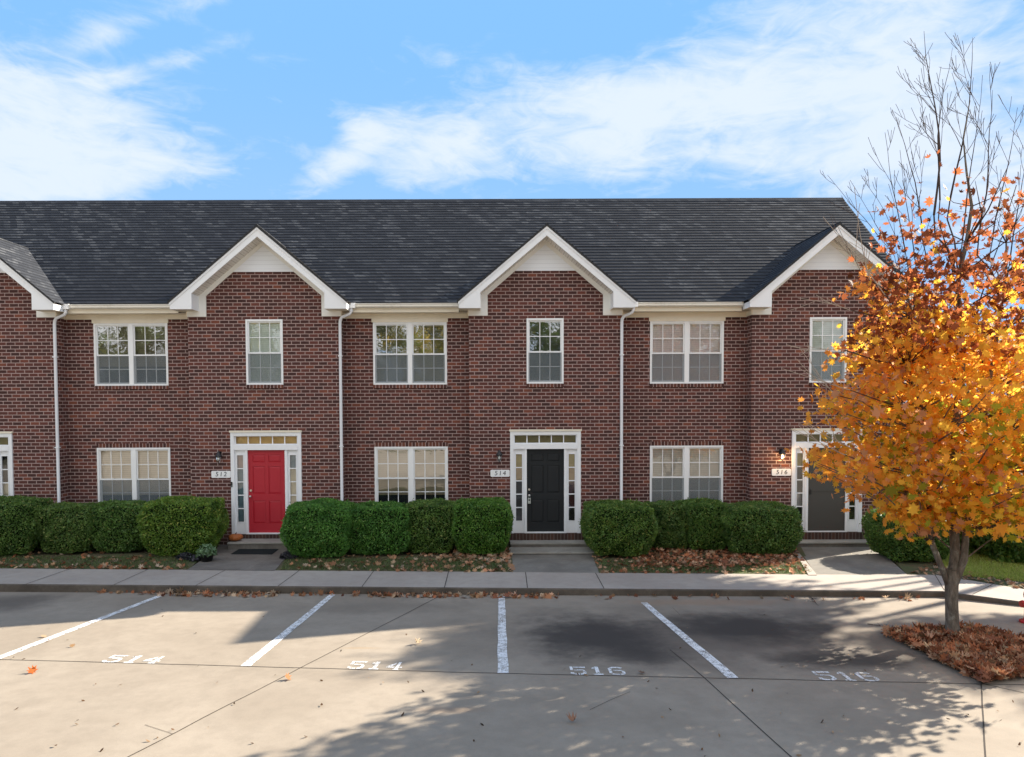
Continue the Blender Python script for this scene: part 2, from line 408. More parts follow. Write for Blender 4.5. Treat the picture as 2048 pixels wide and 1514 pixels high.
M['lot'] = concrete('lot_concrete', (.265, .222, .172), (.335, .285, .225), [
    st(1400, 1275, 3.6, 1.85, .74, (.105, .085, .07)), st(1195, 1272, 1.25, 1.45, .92), st(1270, 1310, .9, .45, .6), st(1500, 1255, 1.6, 1.1, .9), st(1700, 1320, 1.3, .55, .85), st(1640, 1225, 1.5, .35, .35), st(20, 1205, 1.2, .9, .6), st(760, 1215, 2.2, .6, .30, (.12, .10, .08)),  # broad first patch paints in stall shade; dark ones mix oil and shade
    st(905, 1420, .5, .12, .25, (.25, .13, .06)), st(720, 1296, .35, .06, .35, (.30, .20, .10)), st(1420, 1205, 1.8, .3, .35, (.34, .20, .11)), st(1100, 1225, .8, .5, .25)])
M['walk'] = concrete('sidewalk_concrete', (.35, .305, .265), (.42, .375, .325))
M['path'] = concrete('aggregate_concrete', (.16, .148, .13), (.25, .235, .205), sc=2)
M['path_dark'] = concrete('exposed_aggregate', (.13, .115, .10), (.22, .20, .175), sc=3)
M['step'] = concrete('pale_tread_concrete', (.27, .255, .225), (.40, .385, .345), sc=2)  # paler than the risers, light on the treads put into the colour
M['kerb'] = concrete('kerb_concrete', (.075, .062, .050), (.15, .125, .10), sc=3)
M['joint'] = simple('joint_filler', (.05, .042, .036), .9, .2)
M['soil'] = simple('mulch', (.075, .050, .034), .95, .1, vary=.5, nscale=18, bump=.8, bscale=40)
def lawn_mat():
    m, t, b = material('thin_lawn'); p = pos(t)
    n = t.noise(p, 1.5, 7, .7, .5); n2 = t.noise(p, 30, 4, .7)
    cc = t.ramp(n, [(.3, (.10, .075, .045)), (.46, (.12, .10, .05)), (.56, (.085, .105, .035)), (.7, (.07, .11, .03))])
    cc = t.mix(t.m('MULTIPLY', n2, .5), cc, (.05, .04, .022)); t.put(b.inputs['Base Color'], cc); b.inputs['Roughness'].default_value = .95
    t.l.new(t.bump(n2, .8, .02), b.inputs['Normal']); return m
M['lawn'] = lawn_mat()
def paint_mat():
    m, t, b = material('road_paint'); p = pos(t); out = t.n['Material Output']
    n = t.noise(p, 9, 7, .75); n2 = t.noise(p, 60, 4, .8)
    cc = t.mix(t.smooth(n, .45, .75), (.80, .80, .79), (.58, .56, .53)); t.put(b.inputs['Base Color'], cc); b.inputs['Roughness'].default_value = .7
    tr = t.node('ShaderNodeBsdfTransparent'); mx = t.node('ShaderNodeMixShader')
    t.put(mx.inputs[0], t.smooth(t.m('ADD', n2, t.m('MULTIPLY', n, .6)), .90, .80))
    t.l.new(tr.outputs[0], mx.inputs[1]); t.l.new(b.outputs[0], mx.inputs[2]); t.l.new(mx.outputs[0], out.inputs[0]); return m
M['paint'] = paint_mat()
def leaf_mat(name, transl=.45, rough=.6, spec=.25, gain=1.0):
    m, t, b = material(name); out = t.n['Material Output']
    at = t.node('ShaderNodeAttribute', attribute_name='tint'); n = t.noise(pos(t), 35, 3)
    c = t.mix(t.m('MULTIPLY', n, .2), at.outputs['Color'], t.mix(1.0, at.outputs['Color'], (.45, .4, .4), 'MULTIPLY'))
    t.l.new(c, b.inputs['Base Color']); b.inputs['Roughness'].default_value = rough; b.inputs['Specular IOR Level'].default_value = spec
    tl = t.node('ShaderNodeBsdfTranslucent'); t.put(tl.inputs[0], t.mix(1.0, at.outputs['Color'], (gain, gain, gain), 'MULTIPLY'))
    mx = t.node('ShaderNodeMixShader'); mx.inputs[0].default_value = transl
    t.l.new(b.outputs[0], mx.inputs[1]); t.l.new(tl.outputs[0], mx.inputs[2]); t.l.new(mx.outputs[0], out.inputs[0]); return m
M['maple_leaf'] = leaf_mat('maple_leaf', .62, gain=1.0)
M['dry_leaf'] = leaf_mat('dry_leaf', .2, .8, .1)
M['box_leaf'] = leaf_mat('boxwood_leaf', .3, .45, .4)
M['tree_leaf'] = leaf_mat('tree_leaf', .4)
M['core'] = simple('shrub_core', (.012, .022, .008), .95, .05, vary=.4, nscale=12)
def bark_mat():
    m, t, b = material('maple_bark'); p = pos(t); sep = t.node('ShaderNodeSeparateXYZ'); t.l.new(p, sep.inputs[0])
    n = t.noise(t.comb(sep.outputs[0], sep.outputs[1], t.m('MULTIPLY', sep.outputs[2], .35)), 22, 6, .7); n2 = t.noise(p, 9, 5, .7)
    cc = t.ramp(n, [(.3, (.065, .05, .038)), (.55, (.16, .13, .10)), (.75, (.27, .23, .19))]); cc = t.mix(t.m('MULTIPLY', t.smooth(n2, .55, .7), .55), cc, (.34, .34, .29))
    t.put(b.inputs['Base Color'], cc); b.inputs['Roughness'].default_value = .9; t.l.new(t.bump(n, .8, .02), b.inputs['Normal']); return m
M['bark'] = bark_mat()
M['twig'] = simple('twig_bark', (.075, .052, .042), .85, .2, vary=.3)

M['pale_twig'] = simple('pale_twig', (.42, .34, .27), .8, .2, vary=.2)
# ------------------------------------------------------------------ ground
def structure(o): o['kind'] = 'structure'; return o
g = MB(); g.poly([(-400, -400, -.4), (400, -400, -.4), (400, 600, -.4), (-400, 600, -.4)], M['lawn']); structure(g.build('ground'))
near_px = [(0, 1168), (1000, 1176), (1885, 1182.5), (2047, 1204)]; far_px = [(0, 1137), (1000, 1144), (1625, 1149), (1872, 1149.5), (2047, 1178)]
near = [on_z(*q) for q in near_px]; far = [on_z(*q) for q in far_px]
d = (near[0]-near[1]).normalized(); near.insert(0, near[0]+d*14); far.insert(0, far[0]+d*14)
d = (near[-1]-near[-2]).normalized(); near.append(near[-1]+d*9); far.append(far[-1]+d*9)
KT = .16                                      # kerb top width
def off(line, w):
    out = []
    for i, p in enumerate(line):
        a = line[max(i-1, 0)]; b = line[min(i+1, len(line)-1)]; t = (b-a); t.z = 0; t.normalize(); out.append(p+Vector((-t.y, t.x, 0))*w)
    return out
kin = off(near, KT)
g = MB()
for i in range(len(near)-1):
    a, b, c, e = near[i], near[i+1], kin[i+1], kin[i]
    r = .02
    a2 = a+(e-a).normalized()*r; b2 = b+(c-b).normalized()*r
    g.poly([a2, b2, c, e], M['walk'])
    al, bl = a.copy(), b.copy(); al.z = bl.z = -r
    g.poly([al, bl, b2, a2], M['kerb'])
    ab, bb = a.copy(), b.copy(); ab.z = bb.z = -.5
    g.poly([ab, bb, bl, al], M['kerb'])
structure(g.build('kerb'))
g = MB()
g.poly([*kin, *reversed(far)], M['walk']); 
for i in range(len(far)-1):
    a, b = far[i], far[i+1]; g.poly([(a.x, a.y, -.4), (b.x, b.y, -.4), b, a], M['walk'])
structure(g.build('sidewalk'))
# lot, sloping gently down to the kerb
g = MB()
xs = (-26, 26)
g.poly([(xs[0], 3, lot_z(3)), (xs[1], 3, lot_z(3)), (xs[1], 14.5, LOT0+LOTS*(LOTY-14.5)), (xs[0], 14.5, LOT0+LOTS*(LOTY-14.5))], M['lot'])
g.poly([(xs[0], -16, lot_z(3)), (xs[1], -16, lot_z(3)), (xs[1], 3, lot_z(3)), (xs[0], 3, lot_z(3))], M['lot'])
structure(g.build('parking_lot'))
g = MB(); g.poly([(-60, -70, .40), (60, -70, .40), (60, -16, .44), (-60, -16, .44)], M['lawn']); structure(g.build('verge'))

def strip(g, p, q, w, m, wob=0.0, seed=1, w2=None, dz=.004):
    """thin strip on the lot between two points"""
    rnd = random.Random(seed); n = max(1, int((q-p).length/.35)) if wob else 1
    t = (q-p).normalized(); s = Vector((t.y, -t.x, 0)); w2 = w2 or w; prev = None
    for i in range(n+1):
        k = i/n; c = p.lerp(q, k) + s*(rnd.uniform(-wob, wob) if 0 < i < n else 0); ww = w+(w2-w)*k
        a, b = c+s*ww/2, c-s*ww/2
        a.z += dz; b.z += dz
        if prev: g.poly([prev[0], a, b, prev[1]], m)
        prev = (a, b)
g = MB()
J = [((-40, 1318), (960, 1346)), ((960, 1346), (2080, 1371)), ((235, 1525), (880, 1192)), ((1962, 1367), (1972, 1525)), ((1340, 1300), (1410, 1357)), ((1410, 1357), (1600, 1530)),
     ((1962, 1367), (2075, 1392)), ((290, 1450), (345, 1468)), ((1180, 1420), (1260, 1384)), ((1360, 1230), (1345, 1215))]
for i, (a, b) in enumerate(J):
    w = .012 if i < 7 else .005
    strip(g, on_lot(*a), on_lot(*b), w, M['joint'], .006 if i < 7 else .02, i)
structure(g.build('lot_joints'))
g = MB()
for (a, b) in [((297, 1138.5), (227, 1170)), ((451, 1140), (391, 1171.3)), ((598, 1141.5), (556, 1172.4)), ((747, 1142.5), (724, 1173.6)), ((897, 1143.5), (889, 1175)), ((1051, 1144.5), (1055, 1176)), ((1191, 1146), (1208, 1177)),
               ((1870, 1150), (1889, 1181)), ((1919, 1172), (2008, 1160)), ((140, 1138), (50, 1169)), ((-15, 1137), (-125, 1167))]:
    if a[0] == 1919: a, b = (1985, 1169), (1945, 1189)
    strip(g, on_z(*a), on_z(*b), .014, M['joint'], .002, 3)
structure(g.build('sidewalk_joints'))
LINES = [((-6, 1318), (318, 1193)), ((491, 1333), (665, 1190)), ((1006, 1347), (1003, 1193)), ((1466, 1357), (1288, 1206))]
for i, (a, b) in enumerate(LINES):
    g = MB(); strip(g, on_lot(*a), on_lot(*b), .135, M['paint'], .006, i+20, dz=.008, w2=.115); structure(g.build('parking_line'))
# stencilled stall numbers
def bar(x0, x1, y0, y1): return [(x0, y0), (x1, y0), (x1, y1), (x0, y1)]
STEN = {'5': [bar(.02, .20, .55, 1), bar(.26, 1, .84, 1), bar(.26, .85, .52, .64), [(.62, .0), (.80, .03), (1, .16), (1, .42), (.88, .6), (.80, .5), (.80, .25), (.62, .14)], [(.0, .28), (.0, .12), (.2, 0), (.55, 0), (.55, .13), (.25, .15), (.2, .28)]],
        '1': [[(.38, 1), (.62, 1), (.62, .14), (.38, .14)], [(.18, .84), (.34, .95), (.34, .75), (.18, .72)], bar(.2, .80, 0, .13)],
        '4': [[(.58, .1), (.80, .1), (.80, 1), (.62, 1)], [(.0, .26), (.52, .26), (.52, .40), (.26, .40), (.50, .72), (.50, .92), (.0, .42)], bar(.86, 1, .26, .40), bar(.5, .9, 0, .10)],
        '6': [[(.0, .2), (.2, .28), (.2, .78), (.0, .84)], [(.05, .88), (.3, 1), (.7, 1), (.95, .88), (.8, .78), (.66, .86), (.34, .86), (.22, .8)], bar(.28, .85, .50, .62), [(.06, .12), (.3, 0), (.62, 0), (.62, .13), (.35, .14), (.22, .22)], [(.68, 0), (.9, .08), (1, .2), (1, .42), (.9, .55), (.80, .46), (.80, .22), (.68, .14)]]}
for k, (txt, (u0, v0), (u1, v1), hgt) in enumerate([('514', (197, 1325), (316, 1328), .30), ('514', (690, 1338), (805, 1341), .30), ('516', (1140, 1350), (1258, 1351), .30), ('516', (1640, 1361), (1770, 1364), .32)]):
    p, q = on_lot(u0, v0), on_lot(u1, v1); t = (q-p); L = t.length; t.normalize(); up = Vector((-t.y, t.x, 0)); up.z = -LOTS*up.y
    g = MB(); cw = L/3
    for i, ch in enumerate(txt):
        for poly in STEN[ch]:
            g.poly([p + t*(cw*(i+.06+.82*x)) + up*(hgt*y) + Vector((0, 0, .006)) for x, y in poly], M['paint'])
    structure(g.build('stall_number'))

# planting strips, walks, steps
def zpoly(pxs, z): return [on_z(u, v, z) for u, v in pxs]
WY = 16.85; RY = 17.20
def back(u, z=-.02):
    q = on_y(u, 1100, 17.6); return Vector((q.x, 17.6, z))
lawn_regions = [([(-700, 1133), (-0, 1137.5), (376, 1140)], 440, -700), ([(548, 1141), (1027, 1144.5)], 1020, 572), ([(1197, 1146), (1632, 1149.5)], 1592, 1175), ([(1815, 1150), (1872, 1150.5), (2047, 1179), (2400, 1236)], 2500, 1745)]
for fr, ur, ul in lawn_regions:
    g = MB(); f2 = [on_z(u, v, -.012) for u, v in fr]
    pts = f2 + [back(ur), back(ul)]
    g.slab(pts, -.35, M['lawn']); structure(g.build('lawn'))
g = MB(); g.slab(zpoly([(374, 1140), (549, 1141.5)], .0) + [on_z(584, 1100, 0.0), on_z(570, 1080, 0), on_z(447, 1080, 0), on_z(428, 1103, 0)], -.3, M['path_dark']); structure(g.build('path'))
g = MB(); a = [on_z(1027, 1144.6), on_z(1198, 1146)]; b = [on_z(1186, 1106, -.05), on_z(1022, 1106, -.05)]
g.slab([a[0], a[1], b[0], b[1]], -.3, M['path']); structure(g.build('path'))
g = MB(); g.slab([on_z(1632, 1149.6), on_z(1815, 1150), on_z(1742, 1085, -.03), on_z(1590, 1085, -.03)], -.3, M['path']); structure(g.build('path'))
g = MB(); g.slab([on_z(1617, 1149.5, .012), on_z(1634, 1149.6, .012), on_z(1593, 1099, .012), on_z(1588, 1101, .012)], -.3, M['walk']); structure(g.build('path_edging'))
# ------------------------------------------------------------------ townhouses
PITCHX = 6.828
X0S = [-12.27, -5.353, 1.475, 8.36]
WOFF = [-3.41, -3.43, -3.33, -3.34]
GY = 16.40; BW = 1.86; ZE = 5.90; YE = 16.82; YR = 20.7; ZR = 9.515; MR = (ZR-ZE)/(YR-YE)
GA, GS = 7.665, .841                     # gable roof top: z = GA - GS*|x|
SILLZ = .265
def rect_wall(g, x0, x1, z0, z1, y, holes, m, rev=.10, flip=False):
    xs = sorted({x0, x1, *[h[0] for h in holes], *[h[1] for h in holes]}); zs = sorted({z0, z1, *[h[2] for h in holes], *[h[3] for h in holes]})
    for i in range(len(xs)-1):
        for j in range(len(zs)-1):
            cx, cz = (xs[i]+xs[i+1])/2, (zs[j]+zs[j+1])/2
            if any(h[0] < cx < h[1] and h[2] < cz < h[3] for h in holes): continue
            g.poly([(xs[i], y, zs[j]), (xs[i+1], y, zs[j]), (xs[i+1], y, zs[j+1]), (xs[i], y, zs[j+1])], m)
    for a, b, c, d in holes:
        g.poly([(a, y, c), (a, y, d), (a, y+rev, d), (a, y+rev, c)], m); g.poly([(b, y, c), (b, y+rev, c), (b, y+rev, d), (b, y, d)], m)
        g.poly([(a, y, d), (b, y, d), (b, y+rev, d), (a, y+rev, d)], m); g.poly([(a, y, c), (a, y+rev, c), (b, y+rev, c), (b, y, c)], m)

def window(root, xc, z0, w, h, y, double, blind, gls, screen=True, low=None, label=None):
    """y = wall face"""
    x0, x1, z1 = xc-w/2, xc+w/2, z0+h; f = .045; V = M['vinyl']; yf = y-.012; yb = y+.095
    g = MB()
    g.box(x0, x0+f, yf, yb, z0, z1, V); g.box(x1-f, x1, yf, yb, z0, z1, V)
    g.box(x0+f, x1-f, yf, yb, z1-f, z1, V); g.box(x0+f, x1-f, yf-.006, yb, z0, z0+f*.9, V)
    halves = [(x0+f, x1-f)]
    if double:
        g.box(xc-.055, xc+.055, yf+.002, yb, z0+f*.9, z1-f, V); halves = [(x0+f, xc-.055), (xc+.055, x1-f)]
    win = g.build('window', root)
    if label: win['label'] = label
    zm = z0 + h*.49
    for a, b in halves:
        for top in (True, False):
            lo, hi = (zm-.02, z1-f) if top else (z0+f*.9, zm+.018); ys = y+(.022 if top else .052); s = .032 if top else .034
            g = MB()
            g.box(a, a+s, ys, ys+.028, lo, hi, V); g.box(b-s, b, ys, ys+.028, lo, hi, V)
            g.box(a+s, b-s, ys, ys+.028, hi-s, hi, V); g.box(a+s, b-s, ys-.002, ys+.028, lo, lo+s*1.15, V)
            gx0, gx1, gz0, gz1 = a+s, b-s, lo+s*1.15, hi-s
            for k in (1, 2):
                c = gx0+(gx1-gx0)*k/3; g.box(c-.009, c+.009, ys+.009, ys+.019, gz0, gz1, V)
            c = (gz0+gz1)/2; g.box(gx0, gx1, ys+.0085, ys+.0195, c-.009, c+.009, V)
            if top: g.box((a+b)/2-.10, (a+b)/2-.06, ys-.014, ys+.002, lo+.03, lo+.045, V); g.box((a+b)/2+.06, (a+b)/2+.10, ys-.014, ys+.002, lo+.03, lo+.045, V)
            g.build('sash', win)
            g = MB(); g.poly([(gx0, ys+.014, gz0), (gx1, ys+.014, gz0), (gx1, ys+.014, gz1), (gx0, ys+.014, gz1)], gls if top else M['glass']); g.build('pane', win)
        if screen:
            g = MB(); ys = y+.030; g.poly([(a, ys, z0+f), (b, ys, z0+f), (b, ys, zm-.021), (a, ys, zm-.021)], M['screen']); g.build('insect_screen', win)
        # blind inside
        g = MB(); yb2 = y+.105
        g.poly([(a-.04, yb2, zm-.02), (b+.04, yb2, zm-.02), (b+.04, yb2, z1), (a-.04, yb2, z1)], blind)
        lz = z0 if low is None else low[1]
        g.poly([(a-.04, yb2, lz), (b+.04, yb2, lz), (b+.04, yb2, zm-.02), (a-.04, yb2, zm-.02)], blind)
        if low: g.poly([(a-.04, yb2+.05, z0), (b+.04, yb2+.05, z0), (b+.04, yb2+.05, lz+.02), (a-.04, yb2+.05, lz+.02)], low[0])
        g.box(a-.02, b+.02, yb2-.02, yb2+.01, z1-f-.05, z1-f, M['cream'])
        g.build('blind', win)
    return win

def six_panel(root, x0, x1, y, z0, z1, m, name='door'):
    g = MB(); w = x1-x0; h = z1-z0
    cols_ = [(x0+.12*w, x0+.455*w), (x0+.545*w, x1-.12*w)]
    rows = [(z0+.115*h, z0+.385*h), (z0+.47*h, z0+.80*h), (z0+.85*h, z0+.94*h)]
    holes = [(a, b, c, d) for a, b in cols_ for c, d in rows]
    rect_wall(g, x0, x1, z0, z1, y, holes, m, .016)
    for a, b, c, d in holes:
        q = .035; i = [(a+q, c+q), (b-q, c+q), (b-q, d-q), (a+q, d-q)]; o = [(a, c), (b, c), (b, d), (a, d)]
        for k in range(4):
            k2 = (k+1) % 4
            g.poly([(o[k][0], y+.016, o[k][1]), (o[k2][0], y+.016, o[k2][1]), (i[k2][0], y+.006, i[k2][1]), (i[k][0], y+.006, i[k][1])], m)
        g.poly([(p[0], y+.006, p[1]) for p in i], m)
    return g.build(name, root)

def entry(root, X0, kind):
    """door, transom, sidelights in one white surround; sits in the bay wall"""
    T = M['trim']; y = WY; z0 = SILLZ; z1 = z0+2.50; hw = .862
    dx0, dx1 = X0-.457, X0+.457; dz0, dz1 = z0+.03, z0+2.07
    yf = y-.035
    g = MB()
    # casing
    g.box(X0-hw, X0-hw+.085, yf, y+.10, z0, z1, T); g.box(X0+hw-.085, X0+hw, yf, y+.10, z0, z1, T)
    g.box(X0-hw-.02, X0+hw+.02, yf-.02, y+.10, z1, z1+.045, M['cream']); g.box(X0-hw+.085, X0+hw-.085, yf+.004, y+.10, z1-.085, z1, T)
    zt0, zt1 = z0+2.20, z1-.085
    g.box(X0-hw+.085, X0+hw-.085, yf-.012, y+.11, dz1, zt0, T)              # band over door
    for s in (-1, 1):                                                    # mullion beside the door
        a, b = sorted((X0+s*.457, X0+s*.515)); g.box(a, b, yf+.006, y+.10, z0, dz1, T)
    g.box(X0-.457, X0+.457, yf+.01, y+.12, z0, dz0, M['trim'])               # threshold
    sur = g.build('door_surround', root)
    # transom
    g = MB(); ax0, ax1 = X0-hw+.085, X0+hw-.085; s = .03; yy = y+.02
    g.box(ax0, ax0+s, yy, yy+.03, zt0, zt1, T); g.box(ax1-s, ax1, yy, yy+.03, zt0, zt1, T); g.box(ax0+s, ax1-s, yy, yy+.03, zt1-s*.6, zt1, T); g.box(ax0+s, ax1-s, yy, yy+.03, zt0, zt0+s*.6, T)
    gx0, gx1 = ax0+s, ax1-s
    for k in range(1, 5):
        c = gx0+(gx1-gx0)*k/5; g.box(c-.012, c+.012, yy+.004, yy+.024, zt0+s*.6, zt1-s*.6, T)
    tr = g.build('transom', root)
    g = MB(); g.poly([(gx0, yy+.015, zt0), (gx1, yy+.015, zt0), (gx1, yy+.015, zt1), (gx0, yy+.015, zt1)], M['glass']); g.build('pane', tr)
    g = MB(); g.poly([(gx0-.02, yy+.09, zt0-.1), (gx1+.02, yy+.09, zt0-.1), (gx1+.02, yy+.09, zt1+.05), (gx0-.02, yy+.09, zt1+.05)], kind['transom']); g.build('room_backing', tr)
    # sidelights
    for s_, cc in ((-1, kind['side'][0]), (1, kind['side'][1])):
        a, b = sorted((X0+s_*.515, X0+s_*(hw-.085))); g = MB(); cx = (a+b)/2; gw = .075; gz0, gz1 = z0+.30, z0+1.94; yy = y+.015
        g.box(a, cx-gw, yy, yy+.03, z0, dz1, T); g.box(cx+gw, b, yy, yy+.03, z0, dz1, T); g.box(cx-gw, cx+gw, yy, yy+.03, z0, gz0, T); g.box(cx-gw, cx+gw, yy, yy+.03, gz1, dz1, T)
        q = .02                                                          # raised glazing bead
        g.box(cx-gw-q, cx-gw, yy-.010, yy, gz0-q, gz1+q, T); g.box(cx+gw, cx+gw+q, yy-.010, yy, gz0-q, gz1+q, T)
        g.box(cx-gw, cx+gw, yy-.010, yy, gz0-q, gz0, T); g.box(cx-gw, cx+gw, yy-.010, yy, gz1, gz1+q, T)
        for k in range(1, 5):
            c = gz0+(gz1-gz0)*k/5; g.box(cx-gw, cx+gw, yy-.004, yy+.02, c-.012, c+.012, T)
        sl = g.build('sidelight', root)
        g = MB(); g.poly([(cx-gw, yy+.012, gz0), (cx+gw, yy+.012, gz0), (cx+gw, yy+.012, gz1), (cx-gw, yy+.012, gz1)], M['glass']); g.build('pane', sl)
        g = MB()
        for k, m in enumerate(cc):                                       # what shows behind, from the bottom up
            za, zb = gz0+(gz1-gz0)*k/5, gz0+(gz1-gz0)*(k+1)/5
            g.poly([(cx-gw-.03, yy+.07, za), (cx+gw+.03, yy+.07, za), (cx+gw+.03, yy+.07, zb), (cx-gw-.03, yy+.07, zb)], m)
        g.build('curtain', sl)
    # door
    if kind['style'] == 'panel':
        d = six_panel(root, dx0, dx1, y+.03, dz0, dz1, kind['mat']); hx = dx0+.06
        d['label'] = kind['door_label']
        g = MB(); 
        g.tube([(hx, y+.03, z0+.93), (hx, y-.01, z0+.93)], .014, M['nickel'], 10); g.lathe((hx, y-.03, z0+.93), [(.0, -.03), (.022, -.022), (.03, 0), (.022, .022), (0, .03)], M['nickel'], 12); g.build('handle', d)
        g = MB(); g.tube([(hx, y+.03, z0+1.07), (hx, y+.008, z0+1.07)], .027, M['nickel'], 14); g.build('deadbolt', d)
        if kind.get('lockbox'):
            g = MB(); g.box(hx-.035, hx+.035, y-.035, y+.005, z0+.73, z0+.86, M['steel']); g.tube([(hx-.02, y-.015, z0+.86), (hx-.02, y-.015, z0+.90), (hx+.02, y-.015, z0+.90), (hx+.02, y-.015, z0+.86)], .005, M['steel'], 6)
            g.box(hx-.02, hx+.02, y-.037, y-.035, z0+.80, z0+.835, M['black_metal']); o = g.build('lockbox', None, .004)
            tag(o, 'small grey key lockbox hanging from the knob of the black door', 'lockbox')
    else:
        g = MB(); g.box(dx0, dx1, y+.0, y+.02, dz0, dz1, kind['mat']); fr = .03
        g.box(dx0, dx0+fr, y-.008, y, dz0, dz1, kind['mat']); g.box(dx1-fr, dx1, y-.008, y, dz0, dz1, kind['mat']); g.box(dx0+fr, dx1-fr, y-.008, y, dz1-fr, dz1, kind['mat']); g.box(dx0+fr, dx1-fr, y-.008, y, dz0, dz0+.06, kind['mat'])
        g.box(dx0+fr, dx1-fr, y-.008, y, z0+1.0, z0+1.03, kind['mat'])
        d = g.build('door', root); d['label'] = kind['door_label']
        g = MB(); g.box(dx0+.05, dx0+.075, y-.03, y-.008, z0+.93, z0+1.05, M['black_metal']); g.build('handle', d)

def lantern(X, y, z, lit, label):
    root = empty('wall_lantern', (X, y, z)); tag(root, label, 'lamp', 'wall lanterns beside the front doors')
    K = M['black_metal']; g = MB()
    g.box(X-.035, X+.035, y-.015, y, z+.02, z+.16, K)
    g.tube([(X, y-.01, z+.12), (X, y-.06, z+.17), (X, y-.10, z+.15)], .010, K, 8); g.build('bracket', root)
    g = MB(); g.lathe((X, y-.10, z), [(.0, .19), (.012, .185), (.014, .16), (.035, .14), (.045, .11), (.085, .055), (.085, .045), (.06, .045)], K, 12); g.build('cap', root)
    g = MB(); g.lathe((X, y-.10, z), [(.062, .045), (.05, -.07), (.035, -.10), (.0, -.105)], M['lamp_glass'], 12); g.build('glass_shade', root)
    g = MB()
    for k in range(4):
        a = math.pi/4+k*math.pi/2; g.tube([(X+.064*math.cos(a), y-.10+.064*math.sin(a), z+.045), (X+.05*math.cos(a), y-.10+.05*math.sin(a), z-.075)], .004, K, 5)
    g.lathe((X, y-.10, z), [(.012, -.105), (.02, -.115), (.0, -.14)], K, 8); g.build('cage', root)
    g = MB(); g.lathe((X, y-.10, z), [(.0, -.055), (.022, -.035), (.026, -.01), (.014, .02), (.012, .045)], M['bulb_on'] if lit else M['bulb_off'], 12); g.build('bulb', root)
    if lit:
        L = bpy.data.lights.new('lantern_light', 'POINT'); L.energy = 6; L.color = (1, .62, .30); L.shadow_soft_size = .03
        lo = bpy.data.objects.new('lantern_light', L); lo.parent = root; lo.location = (0, -.16, -.03); col.objects.link(lo)
def emit_mat(name, c, s):
    m, t, b = material(name); b.inputs['Base Color'].default_value = (*c, 1); b.inputs['Emission Color'].default_value = (*c, 1); b.inputs['Emission Strength'].default_value = s; return m
M['bulb_on'] = emit_mat('lit_bulb', (1, .55, .22), 4.0)
M['bulb_off'] = simple('frosted_bulb', (.80, .80, .74), .3)
M['lamp_glass'] = glass_mat('lantern_glass', .05)
M['steel'] = simple('brushed_steel', (.50, .53, .50), .35, .5, metal=.6)

def text_mesh(txt, size, xc, y, zc, m, name, parent, sx=1.0, spacing=1.15):
    c = bpy.data.curves.new('t', 'FONT'); c.body = txt; c.size = size; c.align_x = 'CENTER'; c.align_y = 'CENTER'; c.extrude = .002; c.space_character = spacing; c.shear = .12
    o = bpy.data.objects.new('t', c); col.objects.link(o)
    dg = bpy.context.evaluated_depsgraph_get(); me = bpy.data.meshes.new_from_object(o.evaluated_get(dg))
    bpy.data.objects.remove(o); off_ = gloc(parent)
    for v in me.vertices: v.co = Vector((xc+v.co.x*sx, y-v.co.z, zc+v.co.y)) - off_
    me.materials.clear(); me.materials.append(m); r = bpy.data.objects.new(name, me); col.objects.link(r); r.parent = parent; return r
def plaque(xc, y, zc, txt, where):
    root = empty('house_number_plaque', (xc, y, zc)); tag(root, 'white scalloped plaque reading %s on the brick beside the %s' % (txt, where), 'sign', 'house number plaques')
    w, h, r = .235, .085, .028; pts = []
    for cx, cz, a0 in ((w-r, h-r, 0), (-w+r, h-r, 90), (-w+r, -h+r, 180), (w-r, -h+r, 270)):
        for k in range(5):
            a = R(a0+k*22.5); pts.append((xc+cx*1.0+r*math.cos(a)*1.0, zc+cz+r*math.sin(a)))
    g = MB(); g.prism(pts, y-.018, y, M['vinyl']); g.build('board', root, .003)
    text_mesh(txt, .155, xc, y-.021, zc, M['ink'], 'numerals', root, 1.0, 1.3)
M['ink'] = simple('dark_numeral', (.03, .035, .045), .5)

